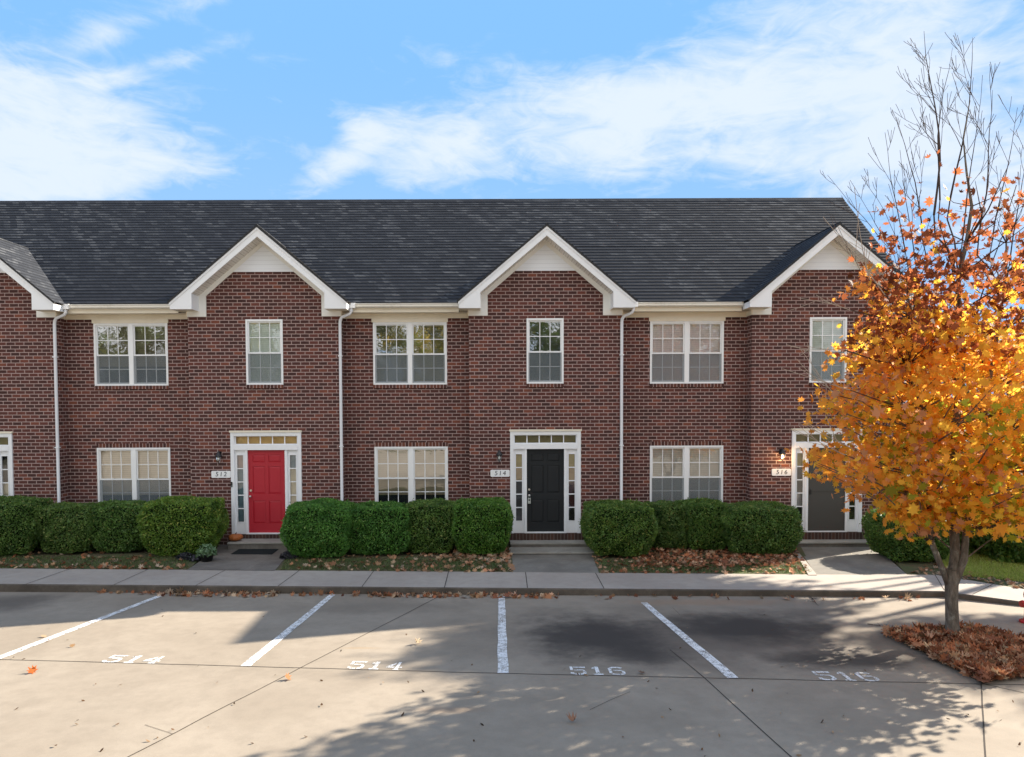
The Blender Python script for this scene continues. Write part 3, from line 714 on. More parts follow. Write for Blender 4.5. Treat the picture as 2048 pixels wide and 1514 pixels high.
def townhouse(i, cfg):
    X0 = X0S[i]; last = i == 3
    root = empty('brick_townhouse', (X0, WY, 0)); tag(root, cfg['label'], 'townhouse', 'brick townhouses in the row')
    XP = X0S[i-1] if i else X0-PITCHX; XL = XP+BW; B = M['brick']; T = M['trim']
    # --- walls
    g = MB(); wz0 = cfg['zlow']
    win1 = (X0-.45-.005, X0+.45-.005, 3.925, 5.51); xd = X0+(-.14 if i == 0 else 0); door = (xd-.862, xd+.862, SILLZ, SILLZ+2.50)
    rect_wall(g, X0-BW, X0+BW, wz0, 5.56, WY, [win1, door], B)
    n_ = 5.56
    g.poly([(X0-BW, WY, n_), (X0+BW, WY, n_), (X0+BW, WY, 5.95), (X0+.4, WY, 7.18), (X0-.4, WY, 7.18), (X0-BW, WY, 5.95)], B)
    XC = X0+WOFF[i]; dw, dh = 1.83, 1.55
    wu = (XC-dw/2, XC+dw/2, 3.925, 3.925+dh); wl = (XC-dw/2+.01, XC+dw/2+.01, .83, .83+dh)
    rect_wall(g, XL, X0-BW, wz0, 5.70, RY, [wu, wl], B)
    g.poly([(X0-BW, RY, wz0), (X0-BW, WY, wz0), (X0-BW, WY, 5.95), (X0-BW, RY, 5.95)], B)
    yend = 24.6 if last else RY
    g.poly([(X0+BW, WY, wz0), (X0+BW, yend, wz0), (X0+BW, yend, 5.95), (X0+BW, WY, 5.95)], B)
    if last: g.poly([(X0+BW, WY, 5.95), (X0+BW, yend, 5.95), (X0+BW, YR, 9.5)], B)
    g.poly([(XL, RY, wz0), (XL, RY, 5.70), (XL, 24.6, 5.9), (XL, 24.6, wz0)], B)
    g.poly([(XL, 24.6, wz0), (XL, 24.6, 5.9), (X0+BW, 24.6, 5.9), (X0+BW, 24.6, wz0)], B)
    g.build('wall', root)
    # --- brick trims
    g = MB(); g.box(wl[0]-.0, wl[1]+.0, RY-.006, RY+.05, wl[3]+.001, wl[3]+.105, M['soldier']); g.build('brick_lintel', root)
    g = MB(); g.box(wu[0], wu[1], RY-.045, RY+.05, wu[2]-.085, wu[2], M['soldier']); g.build('brick_sill', root)
    g = MB(); g.box(win1[0], win1[1], WY-.045, WY+.05, win1[2]-.085, win1[2], M['soldier']); g.build('brick_sill', root)
    g = MB(); g.box(wl[0], wl[1], RY-.045, RY+.05, wl[2]-.085, wl[2], M['soldier']); g.build('brick_sill', root)
    # --- windows
    W = cfg['win']
    window(root, (win1[0]+win1[1])/2, win1[2], .90, 1.585, WY, False, W[0][0], W[0][1], True, label=W[0][2])
    window(root, XC, wu[2], dw, dh, RY, True, W[1][0], W[1][1], True, W[1][3] if len(W[1]) > 3 else None, W[1][2])
    window(root, XC+.01, wl[2], dw, dh, RY, True, W[2][0], W[2][1], W[2][4] if len(W[2]) > 4 else True, W[2][3] if len(W[2]) > 3 else None, W[2][2])
    # --- recess frieze, header trim
    g = MB(); g.box(XL+.001, X0-BW-.001, RY-.022, RY+.01, 5.565, 5.68, M['cream'])
    g.box(wu[0]-.03, wu[1]+.03, RY-.035, RY+.01, wu[3]-.004, 5.563, M['cream']); g.build('frieze_board', root)
    # --- eave: fascia, soffit, gutter
    gl, gr = XP+2.10, X0-2.10
    g = MB(); g.box(gl, gr, 16.88, 16.905, 5.675, 5.86, M['cream'])
    g.poly([(XL, 16.88, 5.68), (XL, RY, 5.68), (X0-BW, RY, 5.68), (X0-BW, 16.88, 5.68)], M['cream']); g.build('eave_soffit', root)
    g = MB()
    pr = [(16.875, 5.775), (16.80, 5.775), (16.765, 5.80), (16.765, 5.845), (16.745, 5.865), (16.75, 5.875), (16.78, 5.862), (16.78, 5.80), (16.865, 5.785)]
    n = len(pr)
    for k in range(n):
        a, b = pr[k], pr[(k+1) % n]; g.poly([(gl, a[0], a[1]), (gl, b[0], b[1]), (gr, b[0], b[1]), (gr, a[0], a[1])], M['gutter'])
    g.build('gutter', root)
    # --- roof: main slope in real overlapping courses
    def ms(y): return ZE+(y-YE)*MR
    xr = X0+BW if not last else X0+BW+.42
    S = M['shingle']
    g = MB()
    def ledge(z):   # left/right x limits of the main slope at height z (None-cut by gables)
        segs = []
        lx = XL if z < 6.11 else XL
        if z < GA:
            w_ = (GA-z)/GS
            a = max(XL, XP+w_); b = X0-w_
            if b > a: segs.append((a, b, 0))
            c = X0+w_
            if last: segs.append((min(c, xr), xr, 1))
            elif c < xr: segs.append((c, xr, 1))
        else: segs.append((XL, xr, 2))
        return segs
    z = ZE
    def quadstrip(z0_, z1_):
        y0_, y1_ = YE+(z0_-ZE)/MR, YE+(z1_-ZE)/MR; lift = .012
        s0, s1 = ledge(z0_+1e-6), ledge(z1_-1e-6)
        def lp(x, y, z, k): return (x, y-.7*k, z+.7*k)
        if s0 and s0[0][2] == 2 or (s1 and s1[0][2] == 2):
            if s0[0][2] == 2: pairs = [((XL, xr), (XL, xr))]
            else: return 'split'
        else:
            pairs = []
            for t_ in (0, 1):
                a = [q for q in s0 if q[2] == t_]; b = [q for q in s1 if q[2] == t_]
                if a and b: pairs.append(((a[0][0], a[0][1]), (b[0][0], b[0][1])))
                elif b: pairs.append(((xr if t_ else XL, xr if t_ else XL), (b[0][0], b[0][1])))
        for (a0, b0), (a1, b1) in pairs:
            g.poly([lp(a0, y0_, z0_, lift), lp(b0, y0_, z0_, lift), lp(b1, y1_, z1_, .001), lp(a1, y1_, z1_, .001)], S)
            g.poly([lp(a0, y0_, z0_, 0), lp(b0, y0_, z0_, 0), lp(b0, y0_, z0_, lift), lp(a0, y0_, z0_, lift)], M['dark_edge'])
    zs = [ZE+k*SH for k in range(int((ZR-ZE)/SH)+1)] + [ZR]
    extra = GA
    zs = sorted(set([round(q, 5) for q in zs] + [GA]))
    zb = [q for q in zs]
    for k in range(len(zb)-1): quadstrip(zb[k], zb[k+1])
    yl = YE-(0.0)
    # back slope and end gable trim
    g.poly([(XL, YR, ZR), (xr, YR, ZR), (xr, 24.9, ms(YE)-.1), (XL, 24.9, ms(YE)-.1)], S)
    roof = g.build('roof', root)
    g = MB(); L_ = .02
    for yy, sg in ((YR-.13, -1), (YR+.13, 1)):
        zz = ZR-.13*MR; q = [(XL, yy, zz+L_), (xr, yy, zz+L_), (xr, YR, ZR+L_), (XL, YR, ZR+L_)]
        g.poly(q if sg < 0 else q[::-1], S); g.poly([(XL, yy, zz), (xr, yy, zz), (xr, yy, zz+L_), (XL, yy, zz+L_)], S)
    g.build('ridge_cap', roof)
    if last:
        g = MB()
        for ya, za, yb_, zb_ in ((YE-.02, ms(YE-.02), YR, ZR), (24.9, ms(YE)-.1, YR, ZR)):
            p = [(xr-.03, ya, za-.03), (xr-.03, yb_, zb_-.03), (xr-.03, yb_, zb_-.22), (xr-.03, ya, za-.22)]
            g.poly(p, T); g.poly([(x-.03, y, z_) for x, y, z_ in reversed(p)], T); g.poly([p[3], p[2], (p[2][0]-.03, p[2][1], p[2][2]), (p[3][0]-.03, p[3][1], p[3][2])], T)
            g.poly([(X0+BW-.01, ya, za-.12), (xr-.03, ya, za-.12), (xr-.03, yb_, zb_-.12), (X0+BW-.01, yb_, zb_-.12)], M['soffit'])
        g.build('rake_board', root)
    # --- front gable
    gr_ = MB(); yf = GY-.035; W2 = 2.13
    rows = int((GA-(GA-GS*W2))/SH)+1
    for s in (-1, 1):
        for k in range(rows):
            za = GA-GS*W2+k*SH; zb_ = min(za+SH, GA)
            if za >= GA: break
            xa, xb = (GA-za)/GS, (GA-zb_)/GS; ya, yb_ = YE+(za-ZE)/MR+.02, YE+(zb_-ZE)/MR+.02; ya = max(ya, 16.80)
            lf = .010
            q = [(X0+s*(xa+.6*lf), yf, za+.7*lf), (X0+s*xb, yf, zb_+.001), (X0+s*xb, yb_, zb_+.001), (X0+s*(xa+.6*lf), ya, za+.7*lf)]
            if s < 0: q = q[::-1]
            gr_.poly(q[::-1], S)
            gr_.poly([(X0+s*(xa+.6*lf), yf, za+.7*lf), (X0+s*(xa+.6*lf), ya, za+.7*lf), (X0+s*xa, ya, za-.001), (X0+s*xa, yf, za-.001)], M['dark_edge'])
        # dark front edge of the roofing
        gr_.prism([(X0+s*W2, GA-GS*W2+.004), (X0, GA+.004), (X0, GA-.05), (X0+s*W2, GA-GS*W2-.05)], yf, GY-.005, M['dark_edge'])
    gro = gr_.build('gable_roof', root)
    g = MB(); g.tube([(X0, yf, GA+.004), (X0, 18.75, GA+.004)], .022, S, 6); g.build('ridge_cap', gro)
    g = MB()
    a_o, a_i = 7.60, 7.395
    for s in (-1, 1):
        o_ = lambda x: a_o-GS*x; i_ = lambda x: a_i-GS*x
        pts = [(X0, a_o), (X0+s*2.085, o_(2.085)), (X0+s*2.085, 5.70), (X0+s*1.57, 5.70), (X0+s*1.57, i_(1.57)), (X0, a_i)]
        g.prism(pts, GY, GY+.03, T)
        pts = [(X0, a_o+.012), (X0+s*2.10, o_(2.10)+.012), (X0+s*2.10, o_(2.10)-.045), (X0, a_o-.045)]
        g.prism(pts, GY-.018, GY-.001, T)
        # box return underside, inner side and outer side
        xa, xb = X0+s*1.57, X0+s*2.085
        g.poly([(xa, GY+.03, 5.701), (xb, GY+.03, 5.701), (xb, WY+(.35 if True else 0), 5.701), (xa, WY+.0, 5.701)], M['cream'])
        g.poly([(xa+s*.001, GY+.03, 5.70), (xa+s*.001, WY, 5.70), (xa+s*.001, WY, i_(1.57)), (xa+s*.001, GY+.03, i_(1.57))], T)
        g.poly([(xb-s*.001, GY+.03, 5.70), (xb-s*.001, 16.88, 5.70), (xb-s*.001, 16.88, 5.84), (xb-s*.001, GY+.03, 5.84)], T)
    g.build('rake_board', root)
    g = MB()
    for s in (-1, 1):
        i_ = lambda x: a_i+.002-GS*x
        g.poly([(X0, GY+.03, i_(0)), (X0, WY, i_(0)), (X0+s*1.568, WY, i_(1.568)), (X0+s*1.568, GY+.03, i_(1.568))], M['soffit'])
    g.build('gable_soffit', root)
    g = MB()
    for s in (-1, 1):     # wall frieze following the rake, with the short vertical leg
        inner = lambda x: 7.285-.862*x
        i_ = lambda x: a_i+.02-GS*x
        pts = [(X0, i_(0)), (X0+s*1.86, i_(1.86)), (X0+s*1.86, 5.578), (X0+s*1.40, 5.578), (X0+s*1.40, inner(1.40)), (X0, inner(0))]
        g.prism(pts, WY-.028, WY-.001, M['cream_white'])
        xa, xb = sorted((X0+s*1.86, X0+s*1.885)); g.box(xa, xb, WY-.028, RY-.023, 5.578, 5.70, M['cream'])
    g.build('gable_trim', root)
    g = MB(); g.prism([(X0-.74, 6.655), (X0+.74, 6.655), (X0, 7.30)], WY-.014, WY-.002, M['siding']); g.build('gable_siding', root)
    # --- downspout at the right corner of the bay
    g = MB(); D = M['spout']; xs_ = X0+BW-.01; xg = X0+BW+.27
    def rp(path, a, b_):
        for (p, q) in zip(path[:-1], path[1:]): g.tube([p, q], .04, D, 4)
    g.tube([(xg, 16.80, 5.80), (xg, 16.80, 5.70), (xg-.04, 16.80, 5.63), (xs_+.05, 16.79, 5.55), (xs_+.008, 16.80, 5.48), (xs_, 16.80, 5.40), (xs_, 16.80, 2.8), (xs_, 16.80, .30), (xs_, 16.74, .2)], .037, D, 10)
    for zz in (4.6, 2.4): g.box(xs_-.05, xs_+.05, 16.757, 16.835, zz, zz+.03, D)
    if i < 3:
        g.box(xg-.10, xg+.10, 16.74, 16.88, 5.765, 5.885, M['trim'])
    g.build('downspout', root)
    entry(root, X0+(-.14 if i == 0 else 0), cfg['door'])
    return root
M['cream_white'] = simple('ivory_trim', (.84, .83, .79), .5, .4, vary=.03)
def flat(name, c, vary=.3, ns=5): return simple(name, c, .7, .2, vary=vary, nscale=ns)
b_cream = blind_mat('cream_blind', (.95, .84, .70)); b_pale = blind_mat('pale_blind', (.80, .88, .82), contrast=.2); b_grey = blind_mat('grey_blind', (.76, .74, .68))
b_olive = blind_mat('olive_reflection_blind', (.33, .30, .16)); b_pink = blind_mat('rose_blind', (.90, .82, .80), contrast=.15); b_dark = blind_mat('dark_blind', (.14, .16, .12)); b_beige = blind_mat('beige_reflection_blind', (.42, .35, .24))  # olive and beige tones paint window reflections into the blind colour
dark = flat('dark_room', (.03, .035, .045)); navy = flat('blue_grey_room', (.07, .09, .115)); warm = flat('warm_glow_backing', (.78, .52, .20)); olive = flat('olive_room', (.26, .21, .09))  # warm tan paints the glow in the red door's transom
c_blue = flat('blue_grey_curtain', (.20, .30, .36)); c_cream = flat('cream_curtain', (.74, .66, .50)); c_rose = flat('rose_curtain', (.55, .42, .40)); c_yel = flat('ochre_curtain', (.42, .34, .10)); c_wine = flat('wine_curtain', (.10, .03, .04)); c_dk = flat('dark_curtain', (.045, .042, .045))
c_tan = flat('tan_curtain', (.50, .36, .20)); c_white = flat('white_items', (.6, .6, .62), .5, 30)
def door_paint(name, c, rough=.5):
    m, t, b = material(name); p = pos(t); n = t.noise(p, 160, 3, .8); n2 = t.noise(p, 2.5, 5)
    t.put(b.inputs['Base Color'], t.mix(t.m('MULTIPLY', n2, .35), c, tuple(x*.7 for x in c))); b.inputs['Roughness'].default_value = rough
    t.l.new(t.bump(n, .3, .003), b.inputs['Normal']); return m
red = door_paint('red_door_paint', (.45, .011, .026)); blk = door_paint('black_door_paint', (.006, .008, .010), .7); gry = door_paint('grey_screen_door', (.068, .062, .054), .7)
CFG = [
 dict(label='far left brick townhouse, mostly cut off by the frame, with a pale sunlit gable roof', zlow=-.2, win=[(b_pale, M['glass'], None), (b_grey, M['glass'], None), (b_cream, M['glass'], None)],
      door=dict(style='panel', mat=blk, door_label='door hidden left of the frame', transom=olive, side=([c_dk]*5, [c_yel, c_tan, c_cream, c_dk, c_dk]))),
 dict(label='brick townhouse with the red front door and number 512', zlow=-.2, win=[(b_pale, M['glass'], 'narrow upstairs window with closed pale blind'), (b_beige, M['glass_bright'], 'wide upstairs window with dark open lower sashes', (dark, 4.40)), (b_cream, M['glass'], 'wide ground floor window with cream blinds', (navy, 1.18))],
      door=dict(style='panel', mat=red, door_label='red six panel door', transom=warm, side=([c_blue, c_blue, c_blue, c_blue, c_rose], [c_cream, c_cream, c_cream, c_cream, c_blue]))),
 dict(label='brick townhouse with the black front door and number 514', zlow=-.3, win=[(b_dark, M['glass_bright'], 'narrow upstairs window reflecting trees and sky'), (b_olive, M['glass_bright'], 'wide upstairs window with olive reflections'), (b_beige, M['glass_bright'], 'wide ground floor window reflecting the sunlit lot', (dark, 1.16), False)],
      door=dict(style='panel', mat=blk, lockbox=True, door_label='black six panel door', transom=olive, side=([c_dk, c_dk, c_dk, c_tan, c_yel], [c_dk, c_wine, c_wine, c_tan, c_yel]))),
 dict(label='brick end townhouse with the grey screen door and number 516 behind the maple', zlow=-.3, win=[(b_pale, M['glass'], 'narrow upstairs window half hidden by branches'), (b_pink, M['glass'], 'wide upstairs window with rosy closed blinds'), (b_grey, M['glass'], 'wide ground floor window with grey blinds', (navy, .95))],
      door=dict(style='screen', mat=gry, door_label='plain dark grey screen door', transom=olive, side=([c_dk, c_white, c_dk, c_dk, c_yel], [c_dk, c_dk, c_dk, c_dk, olive])))]
for i, c in enumerate(CFG): townhouse(i, c)
# lanterns, plaques, bell
for i, (txt, what, lit, dz) in enumerate([('512', 'red door', False, 0), ('514', 'black door', False, 0), ('516', 'grey screen door', True, 0)]):
    X0 = X0S[i+1]
    lantern(X0-1.13, WY, 2.14, lit, ('unlit black wall lantern beside the %s' % what) if not lit else 'black wall lantern glowing warm beside the grey screen door')
    plaque(X0-1.11, WY, 1.74, txt, what)
g = MB(); xb = X0S[1]-.845; g.box(xb-.02, xb+.02, WY-.055, WY-.036, 1.43, 1.56, M['black_metal']); g.lathe((xb, WY-.056, 1.455), [(0, -.012), (.012, 0), (0, .012)], M['steel'], 10)
tag(g.build('doorbell', None, .004), 'small black video doorbell on the white frame left of the red door', 'doorbell')

# steps
def steps(X0, levels, label, wide):
    root = empty('front_steps', (X0, WY, 0)); tag(root, label, 'steps', 'front steps below the doors')
    z_top = levels[0][1]
    g = MB(); g.box(X0-.90, X0+.90, WY-.05, WY-.002, z_top-.1, SILLZ-.001, M['riser']); g.build('brick_riser', root)
    for (yf, z, hw, dx) in levels:
        g = MB(); yb_ = WY-.052 if z == z_top else levels[0][0]-.002; g.box(X0+dx-hw+.01, X0+dx+hw-.01, yf+.02, yb_, -.35, z-.036, M['path_dark']); g.box(X0+dx-hw, X0+dx+hw, yf, yb_, z-.036, z, M['step']); g.build('step', root, .008)  # darker body under a pale tread paints in the riser shade
steps(X0S[1], [(16.27, .165, .83, 0.05)], 'dark aggregate slab step in front of the red door', .8)
steps(X0S[2], [(16.42, .10, .93, .05), (15.80, .005, 1.0, .08)], 'two pale topped concrete steps in front of the black door', .9)
steps(X0S[3], [(16.42, .09, .95, .05)], 'low concrete step in front of the grey screen door', .9)
M['mat'] = simple('door_mat', (.02, .024, .026), .95, .1, vary=.4, nscale=60, bump=.6, bscale=120)
g = MB(); p = [on_z(462, 1107.5, .012), on_z(544, 1108, .012), on_z(560, 1095.5, .012), on_z(482, 1095.5, .012)]; g.slab(p, .001, M['mat']); tag(g.build('door_mat'), 'dark rubber mat on the path before the red door', 'doormat')


# ------------------------------------------------------------------ boxwood shrubs
def boxwood(name, c, rx, ry, h, seed, label, cat='shrub', group='clipped shrubs along the house fronts', n=11000, tone=(1, 1, 1), size=.036, e=.9, hue=.5, trunkw=.8):
    """rounded clipped shrub standing at c=(x,y,z)"""
    root = empty(name, c); tag(root, label, cat, group); rng = np.random.default_rng(seed); n = int(n*2.1)
    d = rng.normal(size=(n, 3)); d /= np.linalg.norm(d, axis=1)[:, None]
    q = np.sign(d)*np.abs(d)**e; q /= (np.abs(d)**(e)).max(1)[:, None]**.62
    ph = rng.uniform(0, 6.28, (6, 3)); fr = rng.uniform(1.5, 6, (6, 3))
    w = sum(np.sin(fr[k, 0]*d[:, 0]*1.6+ph[k, 0])*np.sin(fr[k, 1]*d[:, 1]*1.6+ph[k, 1])*np.sin(fr[k, 2]*d[:, 2]*1.6+ph[k, 2]) for k in range(6))/3
    rad = 1+.11*w; n = int(n)
    depth = np.abs(rng.normal(0, 1, n)); depth = np.minimum(depth, 3)
    k = rad*(1-.055*depth)+ (rng.random(n) < .04)*rng.uniform(0, .07, n)
    nb = np.array([rx, ry, h*.5])
    P = q*k[:, None]*nb; low = P[:, 2] < 0
    P[low, :2] *= (1-(1-trunkw)*((-P[low, 2]/(h*.5))**1.5))[:, None]
    P[:, 2] += h*.5; keep = P[:, 2] > .02+.06*rng.random(n); P = P[keep]; d = d[keep]; depth = depth[keep]; w = w[keep]
    P += np.array(c)
    nr = d.copy(); nr[:, 2] += .5; nr /= np.linalg.norm(nr, axis=1)[:, None]
    V = leaves(rng, P, size, DIAM, nr, 1.15)
    r = rng.random(len(P)); clump = .5+.5*np.sin(P[:, 0]*9+seed)*np.sin(P[:, 2]*11+seed*2)*np.sin(P[:, 1]*8)
    a = np.array([.050, .12, .024])*np.array(tone); b2 = np.array([.24, .37, .075])*np.array(tone); c3 = np.array([.32, .34, .10])*np.array(tone)
    mixv = np.clip(.15+.55*r*clump*1.6+.2*w, 0, 1)[:, None]
    colr = a*(1-mixv)+b2*mixv; yl = (rng.random(len(P)) < .07*hue*2)[:, None]; colr = np.where(yl, c3, colr)
    np_mesh('foliage', V, 4, M['box_leaf'], colr, root)
    # woody inside following the clipped outline
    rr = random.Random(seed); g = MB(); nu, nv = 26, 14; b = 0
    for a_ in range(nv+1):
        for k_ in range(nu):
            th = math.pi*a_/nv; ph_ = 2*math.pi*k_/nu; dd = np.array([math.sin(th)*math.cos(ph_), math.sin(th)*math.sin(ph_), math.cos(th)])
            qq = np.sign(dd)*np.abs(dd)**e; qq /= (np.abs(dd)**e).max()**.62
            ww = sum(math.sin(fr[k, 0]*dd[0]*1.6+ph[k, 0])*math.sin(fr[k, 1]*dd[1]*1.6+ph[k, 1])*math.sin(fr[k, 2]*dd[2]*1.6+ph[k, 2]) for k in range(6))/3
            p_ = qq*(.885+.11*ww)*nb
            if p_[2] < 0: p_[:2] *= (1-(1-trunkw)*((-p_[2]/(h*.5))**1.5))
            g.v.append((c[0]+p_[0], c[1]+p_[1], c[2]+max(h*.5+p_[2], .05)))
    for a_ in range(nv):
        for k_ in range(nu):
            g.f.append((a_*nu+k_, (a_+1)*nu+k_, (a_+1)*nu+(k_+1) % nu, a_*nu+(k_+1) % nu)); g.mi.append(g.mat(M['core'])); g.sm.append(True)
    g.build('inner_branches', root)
    g = MB()
    for k in range(7):
        x, y = c[0]+rr.uniform(-.4, .4)*rx, c[1]+rr.uniform(-.4, .4)*ry
        g.tube([(x, y, c[2]-.02), (x+rr.uniform(-.1, .1), y+rr.uniform(-.1, .1), c[2]+h*.3)], .012, M['twig'], 5)
    g.build('stem', root)
    return root
def px_shrub(u0, u1, vt, Y, seed, label, ry=.55, **kw):
    u0 += 2; u1 -= 2
    a, b = on_y(u0, 1100, Y), on_y(u1, 1100, Y); top = on_y((u0+u1)/2, vt, Y-.25).z
    return boxwood('boxwood_shrub', ((a.x+b.x)/2, Y, -.02), (b.x-a.x)/2, ry, top+.02, seed, label, **kw)
px_shrub(-75, 97, 997, 16.05, 1, 'big dark boxwood cut off by the left edge of the frame', .7, tone=(.9, .95, .9), n=14000)
px_shrub(88, 207, 1010, 16.2, 2, 'boxwood between the leftmost boxwood and the one under the wide left window', .55, tone=(.95, .95, 1))
px_shrub(190, 312, 1006, 16.25, 3, 'boxwood under the wide ground floor window left of the red door', .5, tone=(.85, .95, .9))
px_shrub(290, 447, 998, 15.95, 4, 'rounded bright green boxwood just left of the red door', .65, tone=(1.15, 1.15, .75), n=15000)
px_shrub(572, 712, 1006, 15.75, 5, 'lush rounded boxwood just right of the red door', .75, tone=(.75, 1.12, .9), n=16000)
px_shrub(690, 832, 1009, 15.95, 6, 'second boxwood right of the red door, under the white downspout', .6, tone=(.75, 1.1, .9), n=13000)
px_shrub(806, 922, 1003, 16.05, 7, 'darker boxwood under the window that reflects the lot', .55, tone=(.85, .92, .85))
px_shrub(900, 1026, 1001, 15.95, 8, 'boxwood touching the left side of the black door frame', .65, tone=(.8, 1.05, .7), n=13000)
px_shrub(1163, 1308, 1007, 15.75, 9, 'large rounded boxwood just right of the black door', .75, tone=(.9, .95, .8), n=15000)
px_shrub(1292, 1378, 1007, 16.35, 10, 'set back boxwood beneath the left half of the rosy window wall', .5, tone=(.8, .85, .9))
px_shrub(1360, 1452, 1002, 16.25, 11, 'narrow boxwood in the middle of the hedge between doors 514 and 516', .55, tone=(.85, .95, .85))
px_shrub(1434, 1592, 1010, 15.9, 12, 'wide boxwood just left of the grey screen door', .7, tone=(.8, .9, .85), n=15000)
px_shrub(1748, 1880, 1024, 15.15, 13, 'dark boxwood right of the grey screen door, behind the maple trunk', .75, tone=(.75, .85, .7), n=14000)
# loose dark evergreen screen at the right edge
def wild_shrub(u0, u1, vt, Y, seed, label, **kw):
    a, b = on_y(u0, 1100, Y), on_y(u1, 1100, Y); top = on_y((u0+u1)/2, vt, Y).z
    return boxwood('evergreen_shrub', ((a.x+b.x)/2, Y, -.05), (b.x-a.x)/2, .8, top, seed, label, 'shrub', 'loose evergreens beyond the lawn at the right', size=.075, e=.8, **kw)
wild_shrub(1895, 2012, 985, 15.95, 21, 'loose evergreen right behind the maple trunk beyond the sunny lawn', n=11000, tone=(.8, .8, .6), trunkw=.9)
wild_shrub(1960, 2190, 960, 14.95, 22, 'tall loose evergreen cut by the right edge of the frame', n=14000, tone=(.75, .8, .6), trunkw=.9)
wild_shrub(2150, 2420, 960, 15.2, 24, 'evergreen outside the right edge of the frame', n=6000, tone=(.75, .8, .6), trunkw=.9)

# ------------------------------------------------------------------ trees
def limb(rr, p, d, length, r0, n, wob=.12, up=.05):
    pts = [Vector(p)]; rad = [r0]; d = Vector(d).normalized()
    for k in range(n):
        d = (d+Vector((rr.gauss(0, wob), rr.gauss(0, wob), rr.gauss(0, wob)+up))).normalized()
        pts.append(pts[-1]+d*length/n); rad.append(r0*(1-.85*(k+1)/n))
    return pts, rad
def maple():
    b = on_lot(1905, 1277); X, Y, Z = b.x, b.y, b.z
    root = empty('maple_tree', (X, Y, Z)); tag(root, 'young maple with orange and gold leaves and a bare top in the leaf covered bed', 'tree')
    rr = random.Random(5); rng = np.random.default_rng(5)
    g = MB()
    g.tube([(X, Y, Z-.1), (X, Y, Z+.05), (X-.01, Y, Z+.25), (X-.025, Y, Z+.55), (X-.03, Y, Z+.82), (X-.03, Y, Z+1.0)], [.132, .10, .085, .081, .088, .085], M['bark'], 16)
    g.build('trunk', root)
    # three stems
    stems = []
    fork = Vector((X-.03, Y, Z+.74))
    for (dx, dy, r, top, lean) in ((-.22, .02, .042, 5.2, -.10), (.02, .05, .068, 7.6, .02), (.15, -.06, .050, 6.4, .09)):
        pts = [fork+Vector((dx*.12, dy*.2, 0))]; rad = [r]
        nn = 14
        for k in range(1, nn+1):
            f = k/nn; z = Z+.74+(top-.74)*f
            x = X-.03+dx*min(1, f*7)+lean*(top*f)+.05*math.sin(k*1.3+dx*9); y = Y+dy*4*min(1, f*4)*.3+.05*math.cos(k*1.7+r*50)
            pts.append(Vector((x, y, z))); rad.append(max(.006, r*(1-f)**.8))
        g = MB(); g.tube(pts, rad, M['bark'], 10); g.build('stem', root); stems.append((pts, rad))
    # bare leaders rising above the leaves
    segs = []
    def grow(p, d, L, r, lvl):
        pts, rad = limb(rr, p, d, L, r, 5 if lvl < 2 else 4, .07, .10)
        segs.append((pts, rad, lvl))
        if lvl < 3:
            nb = {0: 3, 1: 2, 2: 2}[lvl]
            for k in range(nb):
                f = rr.uniform(.25, .9); i = min(int(f*(len(pts)-1)), len(pts)-2); q = pts[i].lerp(pts[i+1], f*(len(pts)-1)-i)
                t = (pts[i+1]-pts[i]).normalized(); a = rr.uniform(0, 6.28); side = t.orthogonal().normalized(); side = Matrix.Rotation(a, 3, t) @ side
                ang = rr.uniform(.38, .62); dd = t*math.cos(ang)+side*math.sin(ang)
                if dd.z < .2: dd.z = .25
                grow(q, dd, L*rr.uniform(.45, .68), max(.0022, rad[i]*.5), lvl+1)
    for (u0, v0, u1, v1, r) in [(1868, 430, 1848, 62, .026), (1880, 400, 1905, 95, .018), (1900, 400, 1945, 75, .022), (1958, 470, 1985, 180, .020), (1985, 480, 2035, 215, .016),
                                (1845, 480, 1785, 220, .017), (1810, 500, 1770, 265, .012), (2020, 520, 2060, 250, .014), (1830, 520, 1800, 300, .012), (1925, 480, 1965, 150, .015), (1960, 600, 2075, 330, .015),
                                (1755, 470, 1655, 350, .008), (1770, 480, 1700, 360, .008), (1790, 470, 1722, 350, .006), (1745, 590, 1665, 430, .007)]:
        yy = Y+rr.uniform(-.5, .5); a, e = on_y(u0, v0, yy), on_y(u1, v1, yy); d = (e-a)
        r *= .62; L = d.length; pts, rad = limb(rr, a, d, L, r, 7, .05, .0)
        k = (e-pts[-1]); pts = [p+k*(i/(len(pts)-1)) for i, p in enumerate(pts)]
        segs.append((pts, rad, 0))
        # tie it to the nearest stem
        zz_ = a.z-rr.uniform(.6, 1.5); best = min((q for s in stems for q in s[0] if q.z < zz_), key=lambda q: (q-a).length)
        kk = (e-a).normalized(); m1 = best.lerp(a, .45)+Vector((0, 0, .02)); m2 = a-kk*min(.28, (a-best).length*.35); segs.append(([best, m1, m2, a], [r*.85, r*.78, r*.70, r*.62], 0))
        for j in range(5 if r > .008 else 3):
            f = rr.uniform(.2, .92); i = min(int(f*(len(pts)-1)), len(pts)-2); q = pts[i].lerp(pts[i+1], f*(len(pts)-1)-i); t = (pts[i+1]-pts[i]).normalized()
            side = Matrix.Rotation(rr.uniform(0, 6.28), 3, t) @ t.orthogonal().normalized(); ang = rr.uniform(.4, .65)
            grow(q, t*math.cos(ang)+side*math.sin(ang), L*rr.uniform(.25, .45)*(1-f*.4), max(.003, rad[i]*.5), 2 if r < .01 else 1)
